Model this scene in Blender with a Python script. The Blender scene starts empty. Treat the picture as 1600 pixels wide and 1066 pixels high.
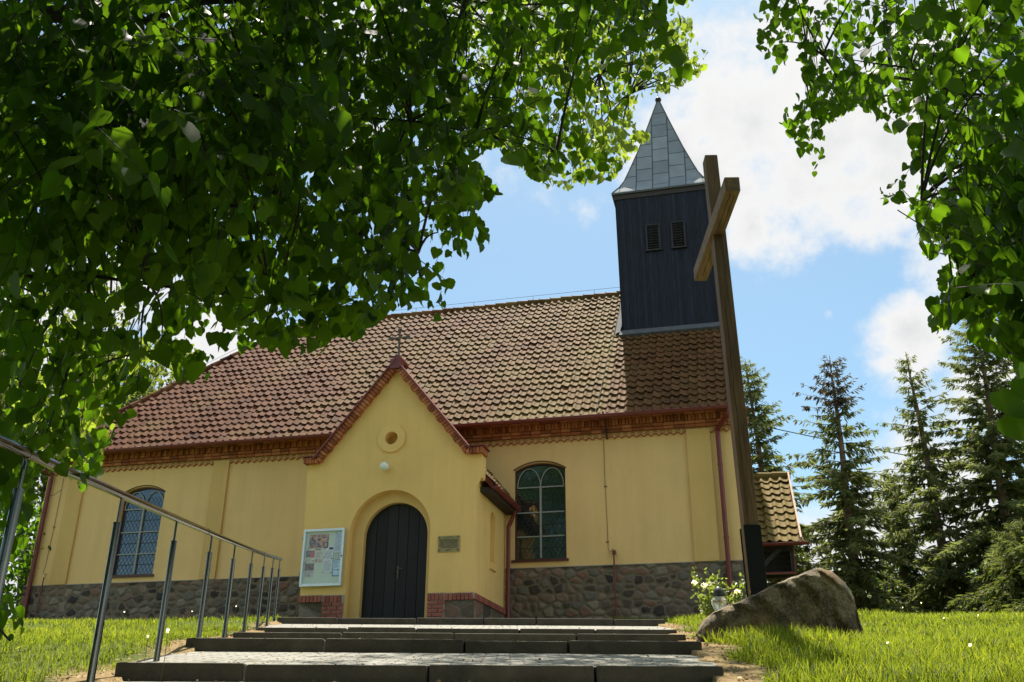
import bpy, bmesh, math, random
import numpy as np
from mathutils import noise as mnoise
from mathutils import Vector, Matrix

rad = math.radians
C = bpy.context.scene
COL = C.collection

# ------------------------------------------------------------------ camera
CAMZ = 1.5
F_PX, PITCH, YAW, ROLL = 1477.9, rad(23.167), rad(-13.929), rad(-0.368)
fw = np.array([math.sin(YAW) * math.cos(PITCH), math.cos(YAW) * math.cos(PITCH), math.sin(PITCH)])
ri = np.array([math.cos(YAW), -math.sin(YAW), 0.0])
dn = np.cross(fw, ri)
R2 = math.cos(ROLL) * ri + math.sin(ROLL) * dn
D2 = -math.sin(ROLL) * ri + math.cos(ROLL) * dn
MROT = np.array([R2, D2, fw])
cam_d = bpy.data.cameras.new('camera')
cam = bpy.data.objects.new('camera', cam_d)
COL.objects.link(cam)
cam.matrix_world = Matrix(((R2[0], -D2[0], -fw[0], 0), (R2[1], -D2[1], -fw[1], 0), (R2[2], -D2[2], -fw[2], CAMZ), (0, 0, 0, 1)))
cam_d.sensor_width = 36.0
cam_d.lens = F_PX / 1600 * 36
cam_d.clip_start = 0.05
cam_d.clip_end = 3000
C.camera = cam

# ------------------------------------------------------------------ light
C.view_settings.view_transform = 'Standard'
C.view_settings.look = 'None'
C.view_settings.gamma = 1
C.view_settings.use_curve_mapping = False
C.view_settings.exposure = 1.22
SUN_EL, SUN_AZ = rad(65), rad(-8.0)
S = Vector((math.sin(SUN_AZ) * math.cos(SUN_EL), math.cos(SUN_AZ) * math.cos(SUN_EL), math.sin(SUN_EL)))
sl = bpy.data.lights.new('sun', 'SUN')
sl.energy = 4.8
sl.angle = rad(0.53)
sl.color = (1.0, 0.93, 0.80)
sun = bpy.data.objects.new('sun', sl)
COL.objects.link(sun)
sun.rotation_euler = S.to_track_quat('Z', 'Y').to_euler()
sun.location = (0, 30, 60)


def pdir(px, py):
    v = MROT.T @ np.array([(px - 800) / F_PX, (py - 533) / F_PX, 1.0])
    return v / np.linalg.norm(v)


world = bpy.data.worlds.new('World')
C.world = world
world.use_nodes = True
nt = world.node_tree
for n in list(nt.nodes):
    nt.nodes.remove(n)


def nd(t, typ, **kw):
    n = t.nodes.new(typ)
    for k, v in kw.items():
        if k.startswith('i_'):
            n.inputs[k[2:].replace('_', ' ')].default_value = v
        else:
            setattr(n, k, v)
    return n


def math_n(t, op, a, b=None, clamp=False):
    n = t.nodes.new('ShaderNodeMath')
    n.operation = op
    n.use_clamp = clamp
    for i, x in enumerate((a, b)):
        if x is None:
            continue
        if isinstance(x, (int, float)):
            n.inputs[i].default_value = x
        else:
            t.links.new(x, n.inputs[i])
    return n.outputs[0]


out = nd(nt, 'ShaderNodeOutputWorld')
bg = nd(nt, 'ShaderNodeBackground')
bg.inputs['Strength'].default_value = 0.07
sky = nd(nt, 'ShaderNodeTexSky', sky_type='NISHITA', sun_disc=False)
sky.sun_elevation = SUN_EL
sky.sun_rotation = SUN_AZ
sky.air_density = 1.0
sky.dust_density = 1.0
sky.ozone_density = 1.6
tc = nd(nt, 'ShaderNodeTexCoord')
DIR = tc.outputs['Generated']
no1 = nd(nt, 'ShaderNodeTexNoise', i_Scale=7.0, i_Detail=9.0, i_Roughness=0.62)
nt.links.new(DIR, no1.inputs['Vector'])
no2 = nd(nt, 'ShaderNodeTexNoise', i_Scale=3.2, i_Detail=3.0)
nt.links.new(DIR, no2.inputs['Vector'])
CLOUDS = [(1175, 190, 170, 1.0), (1290, 245, 170, 1.0), (1390, 215, 150, 1.0), (1420, 90, 140, .9), (1250, 100, 120, .9),
          (1110, 260, 120, .9), (1175, 350, 60, .75), (1060, 215, 110, .9), (1400, 375, 45, .5), (1420, 520, 75, .9), (1395, 560, 45, .7),
          (1295, 487, 20, .62), (830, 255, 110, .62), (915, 330, 70, .45), (330, 520, 150, .9), (60, 470, 150, .9), (180, 430, 120, .8),
          (560, 230, 90, .6), (1560, 380, 160, .8), (1350, 900, 160, .9), (1500, 860, 170, .9), (1600, 600, 120, .8), (330, 330, 100, .6),
          (20, 860, 130, .9), (640, 300, 60, .4), (1200, 940, 120, .7), (700, -250, 330, .8), (1900, 300, 260, .9), (-300, 300, 300, .8)]
acc = None
for (px, py, r, w) in CLOUDS:
    d = pdir(px, py)
    rr_ = r / F_PX * 1.55
    v = nt.nodes.new('ShaderNodeVectorMath')
    v.operation = 'DISTANCE'
    nt.links.new(DIR, v.inputs[0])
    v.inputs[1].default_value = tuple(d)
    q = math_n(nt, 'MULTIPLY', v.outputs['Value'], -1.0 / rr_)
    q = math_n(nt, 'ADD', q, 1.0, clamp=True)
    q = math_n(nt, 'MULTIPLY', q, w)
    acc = q if acc is None else math_n(nt, 'MAXIMUM', acc, q)
# general clouds elsewhere; those behind the camera added as fill for the facade
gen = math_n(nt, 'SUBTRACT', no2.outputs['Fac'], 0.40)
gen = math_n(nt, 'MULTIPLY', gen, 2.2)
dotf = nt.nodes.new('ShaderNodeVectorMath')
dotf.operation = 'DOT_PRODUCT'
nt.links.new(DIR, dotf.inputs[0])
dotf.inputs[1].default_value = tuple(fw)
back_fill = math_n(nt, 'MULTIPLY', math_n(nt, 'SUBTRACT', 0.72, dotf.outputs['Value']), 4.0, clamp=True)
gen = math_n(nt, 'MULTIPLY', gen, back_fill)
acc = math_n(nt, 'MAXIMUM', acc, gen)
nn = math_n(nt, 'SUBTRACT', no1.outputs['Fac'], 0.5)
nn = math_n(nt, 'MULTIPLY', nn, 1.9)
den = math_n(nt, 'ADD', acc, nn)
ramp = nd(nt, 'ShaderNodeMapRange', interpolation_type='SMOOTHSTEP')
ramp.inputs['From Min'].default_value = 0.26
ramp.inputs['From Max'].default_value = 0.66
nt.links.new(den, ramp.inputs['Value'])
# cloud brightness: thick middles greyer
thick = nd(nt, 'ShaderNodeMapRange', interpolation_type='SMOOTHSTEP')
thick.inputs['From Min'].default_value = 0.5
thick.inputs['From Max'].default_value = 1.15
nt.links.new(den, thick.inputs['Value'])
no3 = nd(nt, 'ShaderNodeTexNoise', i_Scale=5.0, i_Detail=5.0)
nt.links.new(DIR, no3.inputs['Vector'])
tk = math_n(nt, 'MULTIPLY', thick.outputs[0], math_n(nt, 'MULTIPLY', math_n(nt, 'SUBTRACT', no3.outputs['Fac'], 0.28), 2.6, clamp=True), clamp=True)
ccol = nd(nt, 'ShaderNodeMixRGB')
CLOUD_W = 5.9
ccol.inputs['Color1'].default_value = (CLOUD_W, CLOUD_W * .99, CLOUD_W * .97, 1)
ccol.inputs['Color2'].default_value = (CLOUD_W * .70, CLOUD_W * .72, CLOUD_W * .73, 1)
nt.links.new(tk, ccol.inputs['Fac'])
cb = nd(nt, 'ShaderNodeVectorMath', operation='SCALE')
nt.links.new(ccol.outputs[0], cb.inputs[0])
nt.links.new(math_n(nt, 'ADD', math_n(nt, 'MULTIPLY', back_fill, 1.9), 1.0), cb.inputs['Scale'])  # unseen clouds behind the camera brightened to fill the facade
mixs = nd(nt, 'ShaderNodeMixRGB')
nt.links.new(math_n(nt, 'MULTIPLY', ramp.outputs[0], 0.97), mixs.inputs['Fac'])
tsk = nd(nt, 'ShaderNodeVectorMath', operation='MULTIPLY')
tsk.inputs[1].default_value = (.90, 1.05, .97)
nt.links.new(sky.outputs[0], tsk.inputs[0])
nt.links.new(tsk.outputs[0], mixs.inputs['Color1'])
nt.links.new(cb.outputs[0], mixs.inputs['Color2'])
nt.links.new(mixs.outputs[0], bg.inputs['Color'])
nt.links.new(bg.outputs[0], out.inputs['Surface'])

# ------------------------------------------------------------------ frames
UU = np.array([math.sin(YAW), math.cos(YAW), 0.0])     # path direction
RR = np.array([math.cos(YAW), -math.sin(YAW), 0.0])    # across the path


def Wd(c, d, z):
    p = RR * c + UU * d
    return (float(p[0]), float(p[1]), float(z))


def P(px, py, d):
    """point at distance d along the path direction on a given line of sight"""
    v = pdir(px, py)
    q = v * (d / np.dot(UU, v))
    return np.array([q[0], q[1], q[2] + CAMZ])


def proj(A):
    A = np.asarray(A, float)
    Q = (A - np.array([0, 0, CAMZ])) @ MROT.T
    z = np.maximum(Q[:, 2], 1e-3)
    return np.stack([F_PX * Q[:, 0] / z + 800, F_PX * Q[:, 1] / z + 533, Q[:, 2]], 1)


HD = [-400, -60, -20, -5, 0, 3, 5, 6.4, 8.2, 10.2, 12.5, 15.3, 18, 20.5, 22, 24, 30, 60, 900]
HZ = [-1.0, -1.0, -.7, 0, .75, 1.35, 1.74, 1.90, 2.24, 2.50, 2.81, 3.26, 3.60, 3.90, 4.05, 4.13, 4.16, 3.6, 3.0]


def gz(c, d):
    c = np.asarray(c, float)
    d = np.asarray(d, float)
    z = np.interp(d, HD, HZ)
    z = z + np.where(c < -4, np.interp(d, [10, 16, 20, 24, 30], [0, -.06, -.12, -.05, 0]), 0) * np.clip((-c - 4) / 3, 0, 1)
    z = z + np.clip((c - 3) / 4, 0, 1) * np.interp(d, [14, 19, 22, 26], [0, .12, .1, 0])
    z = z + .025 * np.sin(c * 1.7 + d * .8) * np.sin(d * 1.3 - c * .6)
    return z


def gzw(x, y):
    c = x * RR[0] + y * RR[1]
    d = x * UU[0] + y * UU[1]
    return float(gz(c, d))


STEP_D = [4.7, 6.4, 8.2, 10.2, 12.5, 15.3]
STEP_Z = [1.66, 1.98, 2.306, 2.566, 2.87, 3.33]
STEP_L = [-2.35, -2.54, -2.70, -2.88, -3.23, -3.65]
STEP_R = [1.2, 1.38, 1.60, 1.83, 2.13, 2.43]

# ------------------------------------------------------------------ mesh helpers


class MB:
    def __init__(s):
        s.v, s.f, s.t = [], [], []

    def add(s, vs, fs, tint=0.5):
        o = len(s.v)
        s.v += [tuple(map(float, p)) for p in vs]
        s.f += [tuple(i + o for i in f) for f in fs]
        s.t += [tint] * len(vs)
        return s

    def box(s, x0, x1, y0, y1, z0, z1, tint=.5):
        return s.add([(x0, y0, z0), (x1, y0, z0), (x1, y1, z0), (x0, y1, z0), (x0, y0, z1), (x1, y0, z1), (x1, y1, z1), (x0, y1, z1)],
                     [(0, 3, 2, 1), (4, 5, 6, 7), (0, 1, 5, 4), (1, 2, 6, 5), (2, 3, 7, 6), (3, 0, 4, 7)], tint)

    def obox(s, c, ax, ay, az, tint=.5):
        """oriented box: centre and three half vectors"""
        c, ax, ay, az = [np.array(q, float) for q in (c, ax, ay, az)]
        vs = [c + i * ax + j * ay + k * az for k in (-1, 1) for (i, j) in ((-1, -1), (1, -1), (1, 1), (-1, 1))]
        return s.add(vs, [(0, 3, 2, 1), (4, 5, 6, 7), (0, 1, 5, 4), (1, 2, 6, 5), (2, 3, 7, 6), (3, 0, 4, 7)], tint)

    def cbox(s, c0, c1, d0, d1, z0, z1, tint=.5, dz=0.0):
        """box in path frame (c across, d along); dz raises the far side"""
        vs = [Wd(c0, d0, z0), Wd(c1, d0, z0), Wd(c1, d1, z0 + dz), Wd(c0, d1, z0 + dz), Wd(c0, d0, z1), Wd(c1, d0, z1), Wd(c1, d1, z1 + dz), Wd(c0, d1, z1 + dz)]
        return s.add(vs, [(0, 3, 2, 1), (4, 5, 6, 7), (0, 1, 5, 4), (1, 2, 6, 5), (2, 3, 7, 6), (3, 0, 4, 7)], tint)

    def tube(s, pts, r, n=8, cap=True, tint=.5):
        pts = [np.array(p, float) for p in pts]
        k = len(pts)
        rs = [r] * k if isinstance(r, (int, float)) else list(r)
        T = []
        for i in range(k):
            a = pts[max(0, i - 1)]
            b = pts[min(k - 1, i + 1)]
            t = b - a
            T.append(t / (np.linalg.norm(t) + 1e-12))
        ref = np.array([0, 0, 1.0]) if abs(T[0][2]) < .9 else np.array([1.0, 0, 0])
        x = np.cross(ref, T[0])
        x /= np.linalg.norm(x)
        vs = []
        for i in range(k):
            x = x - T[i] * np.dot(x, T[i])
            nx = np.linalg.norm(x)
            x = x / nx if nx > 1e-6 else np.cross(T[i], [0.3, .5, .8])
            y = np.cross(T[i], x)
            for j in range(n):
                a = 2 * math.pi * j / n
                vs.append(pts[i] + rs[i] * (math.cos(a) * x + math.sin(a) * y))
        fs = []
        for i in range(k - 1):
            for j in range(n):
                fs.append((i * n + j, i * n + (j + 1) % n, (i + 1) * n + (j + 1) % n, (i + 1) * n + j))
        if cap:
            fs.append(tuple(range(n))[::-1])
            fs.append(tuple((k - 1) * n + j for j in range(n)))
        return s.add(vs, fs, tint)

    def lathe(s, cx, cy, prof, n=16, tint=.5):
        vs, fs = [], []
        for (r, z) in prof:
            for j in range(n):
                a = 2 * math.pi * j / n
                vs.append((cx + r * math.cos(a), cy + r * math.sin(a), z))
        for i in range(len(prof) - 1):
            for j in range(n):
                fs.append((i * n + j, i * n + (j + 1) % n, (i + 1) * n + (j + 1) % n, (i + 1) * n + j))
        fs.append(tuple(range(n))[::-1])
        fs.append(tuple((len(prof) - 1) * n + j for j in range(n)))
        return s.add(vs, fs, tint)

    def extr(s, poly, fn, a0, a1, tint=.5):
        """prism: 2D polygon (p,q) and depth a -> fn(p,q,a)"""
        n = len(poly)
        vs = [fn(p, q, a0) for p, q in poly] + [fn(p, q, a1) for p, q in poly]
        fs = [tuple(range(n)), tuple(range(n, 2 * n))[::-1]] + [(i, i + n, (i + 1) % n + n, (i + 1) % n) for i in range(n)]
        return s.add(vs, fs, tint)

    def build(s, name, mat, parent=None, smooth=False, bevel=0.0, fix=True):
        return mesh_obj(name, s.v, s.f, s.t, mat, parent, smooth, bevel, fix)


LOC = {}


def mesh_obj(name, v, f, t, mat, parent=None, smooth=False, bevel=0.0, fix=True):
    me = bpy.data.meshes.new(name)
    v = np.asarray(v, float).reshape(-1, 3)
    off = np.zeros(3)
    if parent is not None:
        off = np.array(LOC[parent.name])
    me.from_pydata((v - off).tolist(), [], f if isinstance(f, list) else f.tolist())
    if t is not None:
        at = me.attributes.new('tint', 'FLOAT', 'POINT')
        at.data.foreach_set('value', np.asarray(t, np.float32))
    if fix:
        bm = bmesh.new()
        bm.from_mesh(me)
        bmesh.ops.recalc_face_normals(bm, faces=bm.faces)
        bm.to_mesh(me)
        bm.free()
    if smooth:
        me.polygons.foreach_set('use_smooth', [True] * len(me.polygons))
    me.update()
    if mat:
        me.materials.append(mat)
    o = bpy.data.objects.new(name, me)
    COL.objects.link(o)
    if parent is not None:
        o.parent = parent
        LOC[o.name] = tuple(off)
    else:
        LOC[o.name] = (0, 0, 0)
    if bevel:
        m = o.modifiers.new('bevel', 'BEVEL')
        m.width = bevel
        m.segments = 2
        m.limit_method = 'ANGLE'
    return o


def fast_mesh(name, V, Q, T, mat, parent=None, smooth=False):
    """numpy mesh, all faces with the same number of corners"""
    me = bpy.data.meshes.new(name)
    V = np.asarray(V, np.float64).reshape(-1, 3)
    if parent is not None:
        V = V - np.array(LOC[parent.name])
    Q = np.asarray(Q, np.int32)
    k = Q.shape[1]
    me.vertices.add(len(V))
    me.vertices.foreach_set('co', V.astype(np.float32).ravel())
    me.loops.add(Q.size)
    me.loops.foreach_set('vertex_index', Q.ravel())
    me.polygons.add(len(Q))
    me.polygons.foreach_set('loop_start', np.arange(len(Q), dtype=np.int32) * k)
    me.polygons.foreach_set('use_smooth', np.full(len(Q), smooth, bool))
    if T is not None:
        at = me.attributes.new('tint', 'FLOAT', 'POINT')
        at.data.foreach_set('value', np.asarray(T, np.float32))
    me.update(calc_edges=True)
    me.validate()
    me.materials.append(mat)
    o = bpy.data.objects.new(name, me)
    COL.objects.link(o)
    if parent is not None:
        o.parent = parent
        LOC[o.name] = LOC[parent.name]
    else:
        LOC[o.name] = (0, 0, 0)
    return o


def tag(o, label=None, cat=None, group=None, kind=None):
    if label:
        o['label'] = label
    if cat:
        o['category'] = cat
    if group:
        o['group'] = group
    if kind:
        o['kind'] = kind
    return o


def thing(name, label, cat, loc, group=None):
    o = bpy.data.objects.new(name, None)
    COL.objects.link(o)
    o.location = loc
    o.empty_display_size = .2
    LOC[o.name] = tuple(loc)
    return tag(o, label, cat, group)


# ------------------------------------------------------------------ materials


def newmat(name):
    m = bpy.data.materials.new(name)
    m.use_nodes = True
    t = m.node_tree
    for n in list(t.nodes):
        t.nodes.remove(n)
    o = nd(t, 'ShaderNodeOutputMaterial')
    b = nd(t, 'ShaderNodeBsdfPrincipled')
    t.links.new(b.outputs[0], o.inputs['Surface'])
    return m, t, b


def setc(b, name, v):
    b.inputs[name].default_value = v


def simple(name, col, rough=.6, metal=0.0, var=.15, scale=6.0, bump=0.0, bscale=40.0, stretch=None, tintvar=0.0, col2=None, spec=.5, detail=5.0):
    """noise-varied colour, optional per-piece tint, optional bump"""
    m, t, b = newmat(name)
    c = nd(t, 'ShaderNodeTexCoord')
    vec = c.outputs['Object']
    if stretch:
        mp = nd(t, 'ShaderNodeMapping')
        mp.inputs['Scale'].default_value = stretch
        t.links.new(vec, mp.inputs['Vector'])
        vec = mp.outputs[0]
    n = nd(t, 'ShaderNodeTexNoise', i_Scale=scale, i_Detail=detail, i_Roughness=.6)
    t.links.new(vec, n.inputs['Vector'])
    mx = nd(t, 'ShaderNodeMixRGB')
    c1 = tuple(x * (1 - var) for x in col)
    c2 = col2 if col2 else tuple(min(1, x * (1 + var)) for x in col)
    mx.inputs['Color1'].default_value = (*c1, 1)
    mx.inputs['Color2'].default_value = (*c2, 1)
    rp = nd(t, 'ShaderNodeMapRange')
    rp.inputs['From Min'].default_value = .3
    rp.inputs['From Max'].default_value = .7
    t.links.new(n.outputs['Fac'], rp.inputs['Value'])
    t.links.new(rp.outputs[0], mx.inputs['Fac'])
    colout = mx.outputs[0]
    if tintvar:
        a = nd(t, 'ShaderNodeAttribute', attribute_name='tint')
        v = math_n(t, 'ADD', math_n(t, 'MULTIPLY', math_n(t, 'SUBTRACT', a.outputs['Fac'], .5), 2 * tintvar), 1.0)
        mm = nd(t, 'ShaderNodeVectorMath', operation='SCALE')
        t.links.new(colout, mm.inputs[0])
        t.links.new(v, mm.inputs['Scale'])
        colout = mm.outputs[0]
    t.links.new(colout, b.inputs['Base Color'])
    setc(b, 'Roughness', rough)
    setc(b, 'Metallic', metal)
    setc(b, 'Specular IOR Level', spec)
    if bump:
        n2 = nd(t, 'ShaderNodeTexNoise', i_Scale=bscale, i_Detail=6.0)
        t.links.new(vec, n2.inputs['Vector'])
        bp = nd(t, 'ShaderNodeBump')
        bp.inputs['Strength'].default_value = bump
        bp.inputs['Distance'].default_value = .02
        t.links.new(n2.outputs['Fac'], bp.inputs['Height'])
        t.links.new(bp.outputs[0], b.inputs['Normal'])
    return m


def ramp_tint(name, stops, rough=.8, noise=.25, nscale=8.0, bump=.3, bscale=30.0, attr='tint', spec=.4):
    """colour from the per-piece tint through a ramp, broken by noise"""
    m, t, b = newmat(name)
    a = nd(t, 'ShaderNodeAttribute', attribute_name=attr)
    c = nd(t, 'ShaderNodeTexCoord')
    n = nd(t, 'ShaderNodeTexNoise', i_Scale=nscale, i_Detail=6.0, i_Roughness=.65)
    t.links.new(c.outputs['Object'], n.inputs['Vector'])
    f = math_n(t, 'ADD', a.outputs['Fac'], math_n(t, 'MULTIPLY', math_n(t, 'SUBTRACT', n.outputs['Fac'], .5), noise), clamp=True)
    r = nd(t, 'ShaderNodeValToRGB')
    el = r.color_ramp.elements
    while len(el) > 1:
        el.remove(el[-1])
    el[0].position = stops[0][0]
    el[0].color = (*stops[0][1], 1)
    for p, col in stops[1:]:
        e = el.new(p)
        e.color = (*col, 1)
    t.links.new(f, r.inputs['Fac'])
    t.links.new(r.outputs[0], b.inputs['Base Color'])
    setc(b, 'Roughness', rough)
    setc(b, 'Specular IOR Level', spec)
    if bump:
        n2 = nd(t, 'ShaderNodeTexNoise', i_Scale=bscale, i_Detail=6.0)
        t.links.new(c.outputs['Object'], n2.inputs['Vector'])
        bp = nd(t, 'ShaderNodeBump')
        bp.inputs['Strength'].default_value = bump
        bp.inputs['Distance'].default_value = .02
        t.links.new(n2.outputs['Fac'], bp.inputs['Height'])
        t.links.new(bp.outputs[0], b.inputs['Normal'])
    return m


def leafmat(name, stops, trans=.5, tcol=(.30, .50, .05), rough=.45, spec=.35):
    m, t, b = newmat(name)
    a = nd(t, 'ShaderNodeAttribute', attribute_name='tint')
    r = nd(t, 'ShaderNodeValToRGB')
    el = r.color_ramp.elements
    el[0].position = 0
    el[0].color = (*stops[0], 1)
    el[1].position = 1
    el[1].color = (*stops[1], 1)
    t.links.new(a.outputs['Fac'], r.inputs['Fac'])
    t.links.new(r.outputs[0], b.inputs['Base Color'])
    setc(b, 'Roughness', rough)
    setc(b, 'Specular IOR Level', spec)
    tr = nd(t, 'ShaderNodeBsdfTranslucent')
    tm = nd(t, 'ShaderNodeMixRGB', blend_type='MULTIPLY')
    tm.inputs['Fac'].default_value = .35
    tm.inputs['Color1'].default_value = (*tcol, 1)
    r2 = nd(t, 'ShaderNodeVectorMath', operation='SCALE')
    t.links.new(r.outputs[0], r2.inputs[0])
    r2.inputs['Scale'].default_value = 6.0
    t.links.new(r2.outputs[0], tm.inputs['Color2'])
    t.links.new(tm.outputs[0], tr.inputs['Color'])
    ms = nd(t, 'ShaderNodeMixShader')
    ms.inputs['Fac'].default_value = trans
    t.links.new(b.outputs[0], ms.inputs[1])
    t.links.new(tr.outputs[0], ms.inputs[2])
    o = [n for n in t.nodes if n.type == 'OUTPUT_MATERIAL'][0]
    t.links.new(ms.outputs[0], o.inputs['Surface'])
    return m


M = {}


def plaster(name, col):
    m, t, b = newmat(name)
    c = nd(t, 'ShaderNodeTexCoord')
    O = c.outputs['Object']
    n1 = nd(t, 'ShaderNodeTexNoise', i_Scale=.55, i_Detail=7.0, i_Roughness=.62)
    t.links.new(O, n1.inputs['Vector'])
    mp = nd(t, 'ShaderNodeMapping')
    mp.inputs['Scale'].default_value = (3.2, 3.2, .28)
    t.links.new(O, mp.inputs['Vector'])
    n2 = nd(t, 'ShaderNodeTexNoise', i_Scale=1.2, i_Detail=6.0, i_Roughness=.6)
    t.links.new(mp.outputs[0], n2.inputs['Vector'])
    n3 = nd(t, 'ShaderNodeTexNoise', i_Scale=26.0, i_Detail=5.0, i_Roughness=.7)
    t.links.new(O, n3.inputs['Vector'])
    v = math_n(t, 'ADD', math_n(t, 'MULTIPLY', math_n(t, 'SUBTRACT', n1.outputs['Fac'], .5), .34), math_n(t, 'MULTIPLY', math_n(t, 'SUBTRACT', n2.outputs['Fac'], .5), .26))
    v = math_n(t, 'ADD', v, math_n(t, 'MULTIPLY', math_n(t, 'SUBTRACT', n3.outputs['Fac'], .5), .14))
    v = math_n(t, 'ADD', v, 1.0)
    sc = nd(t, 'ShaderNodeVectorMath', operation='SCALE')
    sc.inputs[0].default_value = col
    t.links.new(v, sc.inputs['Scale'])
    # greyish damp blotches
    mx = nd(t, 'ShaderNodeMixRGB')
    mx.inputs['Color2'].default_value = (col[0] * .62, col[1] * .66, col[2] * .85, 1)
    t.links.new(math_n(t, 'MULTIPLY', math_n(t, 'SUBTRACT', n2.outputs['Fac'], .60), 2.6, clamp=True), mx.inputs['Fac'])
    t.links.new(sc.outputs[0], mx.inputs['Color1'])
    t.links.new(mx.outputs[0], b.inputs['Base Color'])
    setc(b, 'Roughness', .92)
    setc(b, 'Specular IOR Level', .2)
    bp = nd(t, 'ShaderNodeBump')
    bp.inputs['Strength'].default_value = .35
    bp.inputs['Distance'].default_value = .015
    n4 = nd(t, 'ShaderNodeTexNoise', i_Scale=9.0, i_Detail=8.0, i_Roughness=.7)
    t.links.new(O, n4.inputs['Vector'])
    t.links.new(n4.outputs['Fac'], bp.inputs['Height'])
    t.links.new(bp.outputs[0], b.inputs['Normal'])
    return m


M['plaster'] = plaster('wall_plaster', (.77, .515, .215))
M['plaster_porch'] = plaster('porch_plaster', (.78, .52, .185))
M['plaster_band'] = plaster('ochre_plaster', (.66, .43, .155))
M['brick'] = ramp_tint('red_brick', [(0, (.20, .06, .025)), (.5, (.38, .115, .042)), (1, (.50, .19, .08))], .85, .3, 12)
M['brick_pale'] = ramp_tint('pale_brick', [(0, (.22, .06, .04)), (1, (.36, .12, .08))], .85, .3, 12)
M['mortar'] = simple('mortar', (.36, .33, .27), .95, var=.2, bump=.4)
M['mortar_dark'] = simple('brick_mortar', (.20, .08, .04), .95, var=.3, bump=.4)
M['metal_red'] = simple('red_painted_metal', (.16, .026, .018), .42, var=.12, scale=3, spec=.5)
M['arc_red'] = simple('terracotta_paint', (.36, .12, .05), .85, var=.2, scale=8)
M['scallop'] = simple('scallop_plaster', (.58, .36, .15), .9, var=.1, scale=5)
M['frame'] = simple('dark_red_frame', (.075, .02, .015), .5, var=.2)
M['muntin'] = simple('pale_muntin', (.30, .31, .27), .6, var=.1)
M['lead'] = simple('lead_came', (.03, .034, .032), .5, var=.2)
M['door'] = simple('black_door_boards', (.008, .008, .008), .75, var=.4, scale=4, stretch=(12, 12, 1), bump=.3, bscale=8, tintvar=.4)
M['iron'] = simple('dark_iron', (.03, .028, .025), .5, metal=.6, var=.3)
M['iron_rust'] = simple('wrought_iron', (.10, .085, .065), .6, metal=.4, var=.3)
M['boards'] = simple('blue_black_boards', (.010, .0135, .024), .75, var=.45, scale=3, stretch=(9, 9, .8), bump=.5, bscale=6, tintvar=.3, col2=(.018, .023, .038), spec=.3)
M['boards_dark'] = simple('dark_brown_boards', (.03, .022, .018), .7, var=.4, scale=4, stretch=(1, 9, 9), bump=.3, tintvar=.3)
M['concrete'] = simple('concrete_kerb', (.062, .052, .036), .9, var=.3, scale=7, bump=.5, bscale=60, tintvar=.12)
M['steel'] = simple('stainless_steel', (.11, .105, .09), .14, metal=1.0, var=.06, scale=20)
M['alu'] = simple('silver_aluminium', (.62, .66, .66), .35, metal=.5, var=.05)
M['board_bg'] = simple('pale_green_backing', (.56, .62, .50), .8, var=.04)
M['paper'] = simple('white_paper', (.66, .68, .72), .8, var=.05)
M['globe'] = simple('white_glass_globe', (.72, .80, .72), .25, var=.03)
M['plaque'] = simple('brass_plaque', (.30, .24, .11), .5, metal=.35, var=.25, scale=20)
M['engrave'] = simple('engraved_text', (.05, .04, .015), .7, var=.2)
M['wood'] = simple('brown_oak_beam', (.125, .060, .024), .7, var=.45, scale=3.2, stretch=(7, 7, .5), bump=.45, bscale=7, col2=(.20, .105, .045))
M['wood_beam'] = simple('oak_crossbeam', (.16, .085, .035), .7, var=.4, scale=3.2, stretch=(6, .6, 6), bump=.4, bscale=7, col2=(.25, .145, .065))
M['crack'] = simple('dark_wood_crack', (.012, .008, .005), .9)
M['black_metal'] = simple('black_steel_foot', (.006, .008, .007), .6, var=.3, spec=.2)
M['bark'] = simple('linden_bark', (.028, .024, .018), .9, var=.4, scale=12, bump=.6, bscale=25)
M['bark_spruce'] = simple('spruce_bark', (.16, .11, .07), .95, var=.4, scale=9, bump=.6, bscale=25)
M['leaf'] = leafmat('linden_leaves', ((.003, .013, .001), (.011, .036, .003)), .50, (.26, .50, .014), .42, .14)
M['leaf_far'] = leafmat('pale_backlit_leaves', ((.04, .08, .012), (.09, .14, .02)), .55, (.42, .50, .05))  # paler leaf copy; also carries the backlit look of some linden boughs
M['leaf_bg'] = leafmat('background_leaves', ((.035, .06, .015), (.11, .13, .03)), .4, (.32, .38, .05))
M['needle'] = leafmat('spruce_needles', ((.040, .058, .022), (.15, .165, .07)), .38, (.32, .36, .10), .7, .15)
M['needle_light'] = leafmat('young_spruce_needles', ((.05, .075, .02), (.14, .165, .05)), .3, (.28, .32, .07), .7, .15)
M['needle_brown'] = leafmat('spruce_needles_with_cones', ((.035, .035, .018), (.12, .085, .04)), .2, (.15, .14, .05), .6)
M['grass'] = leafmat('grass_blades', ((.022, .045, .004), (.13, .16, .026)), .45, (.36, .43, .03), .6, .1)
e_ = [n for n in M['grass'].node_tree.nodes if n.type == 'VALTORGB'][0].color_ramp.elements
e_[1].position = .86
e_ = [n for n in M['grass'].node_tree.nodes if n.type == 'VALTORGB'][0].color_ramp.elements.new(.97)
e_.color = (.34, .27, .10, 1)
M['shrub'] = leafmat('shrub_leaves', ((.06, .09, .012), (.16, .18, .03)), .45, (.38, .46, .08))
M['petal'] = leafmat('white_petals', ((.72, .70, .62), (.80, .78, .72)), .45, (.9, .88, .8), .8, .1)
M['fluff'] = leafmat('white_seed_fluff', ((.68, .66, .6), (.74, .72, .66)), .5, (.9, .88, .82), .9, .1)
M['stem'] = simple('green_stem', (.12, .14, .04), .8)
M['white_paint'] = simple('white_paint', (.75, .74, .70), .7, var=.1)
M['rubber'] = simple('dark_rubber', (.03, .03, .035), .5)
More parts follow.
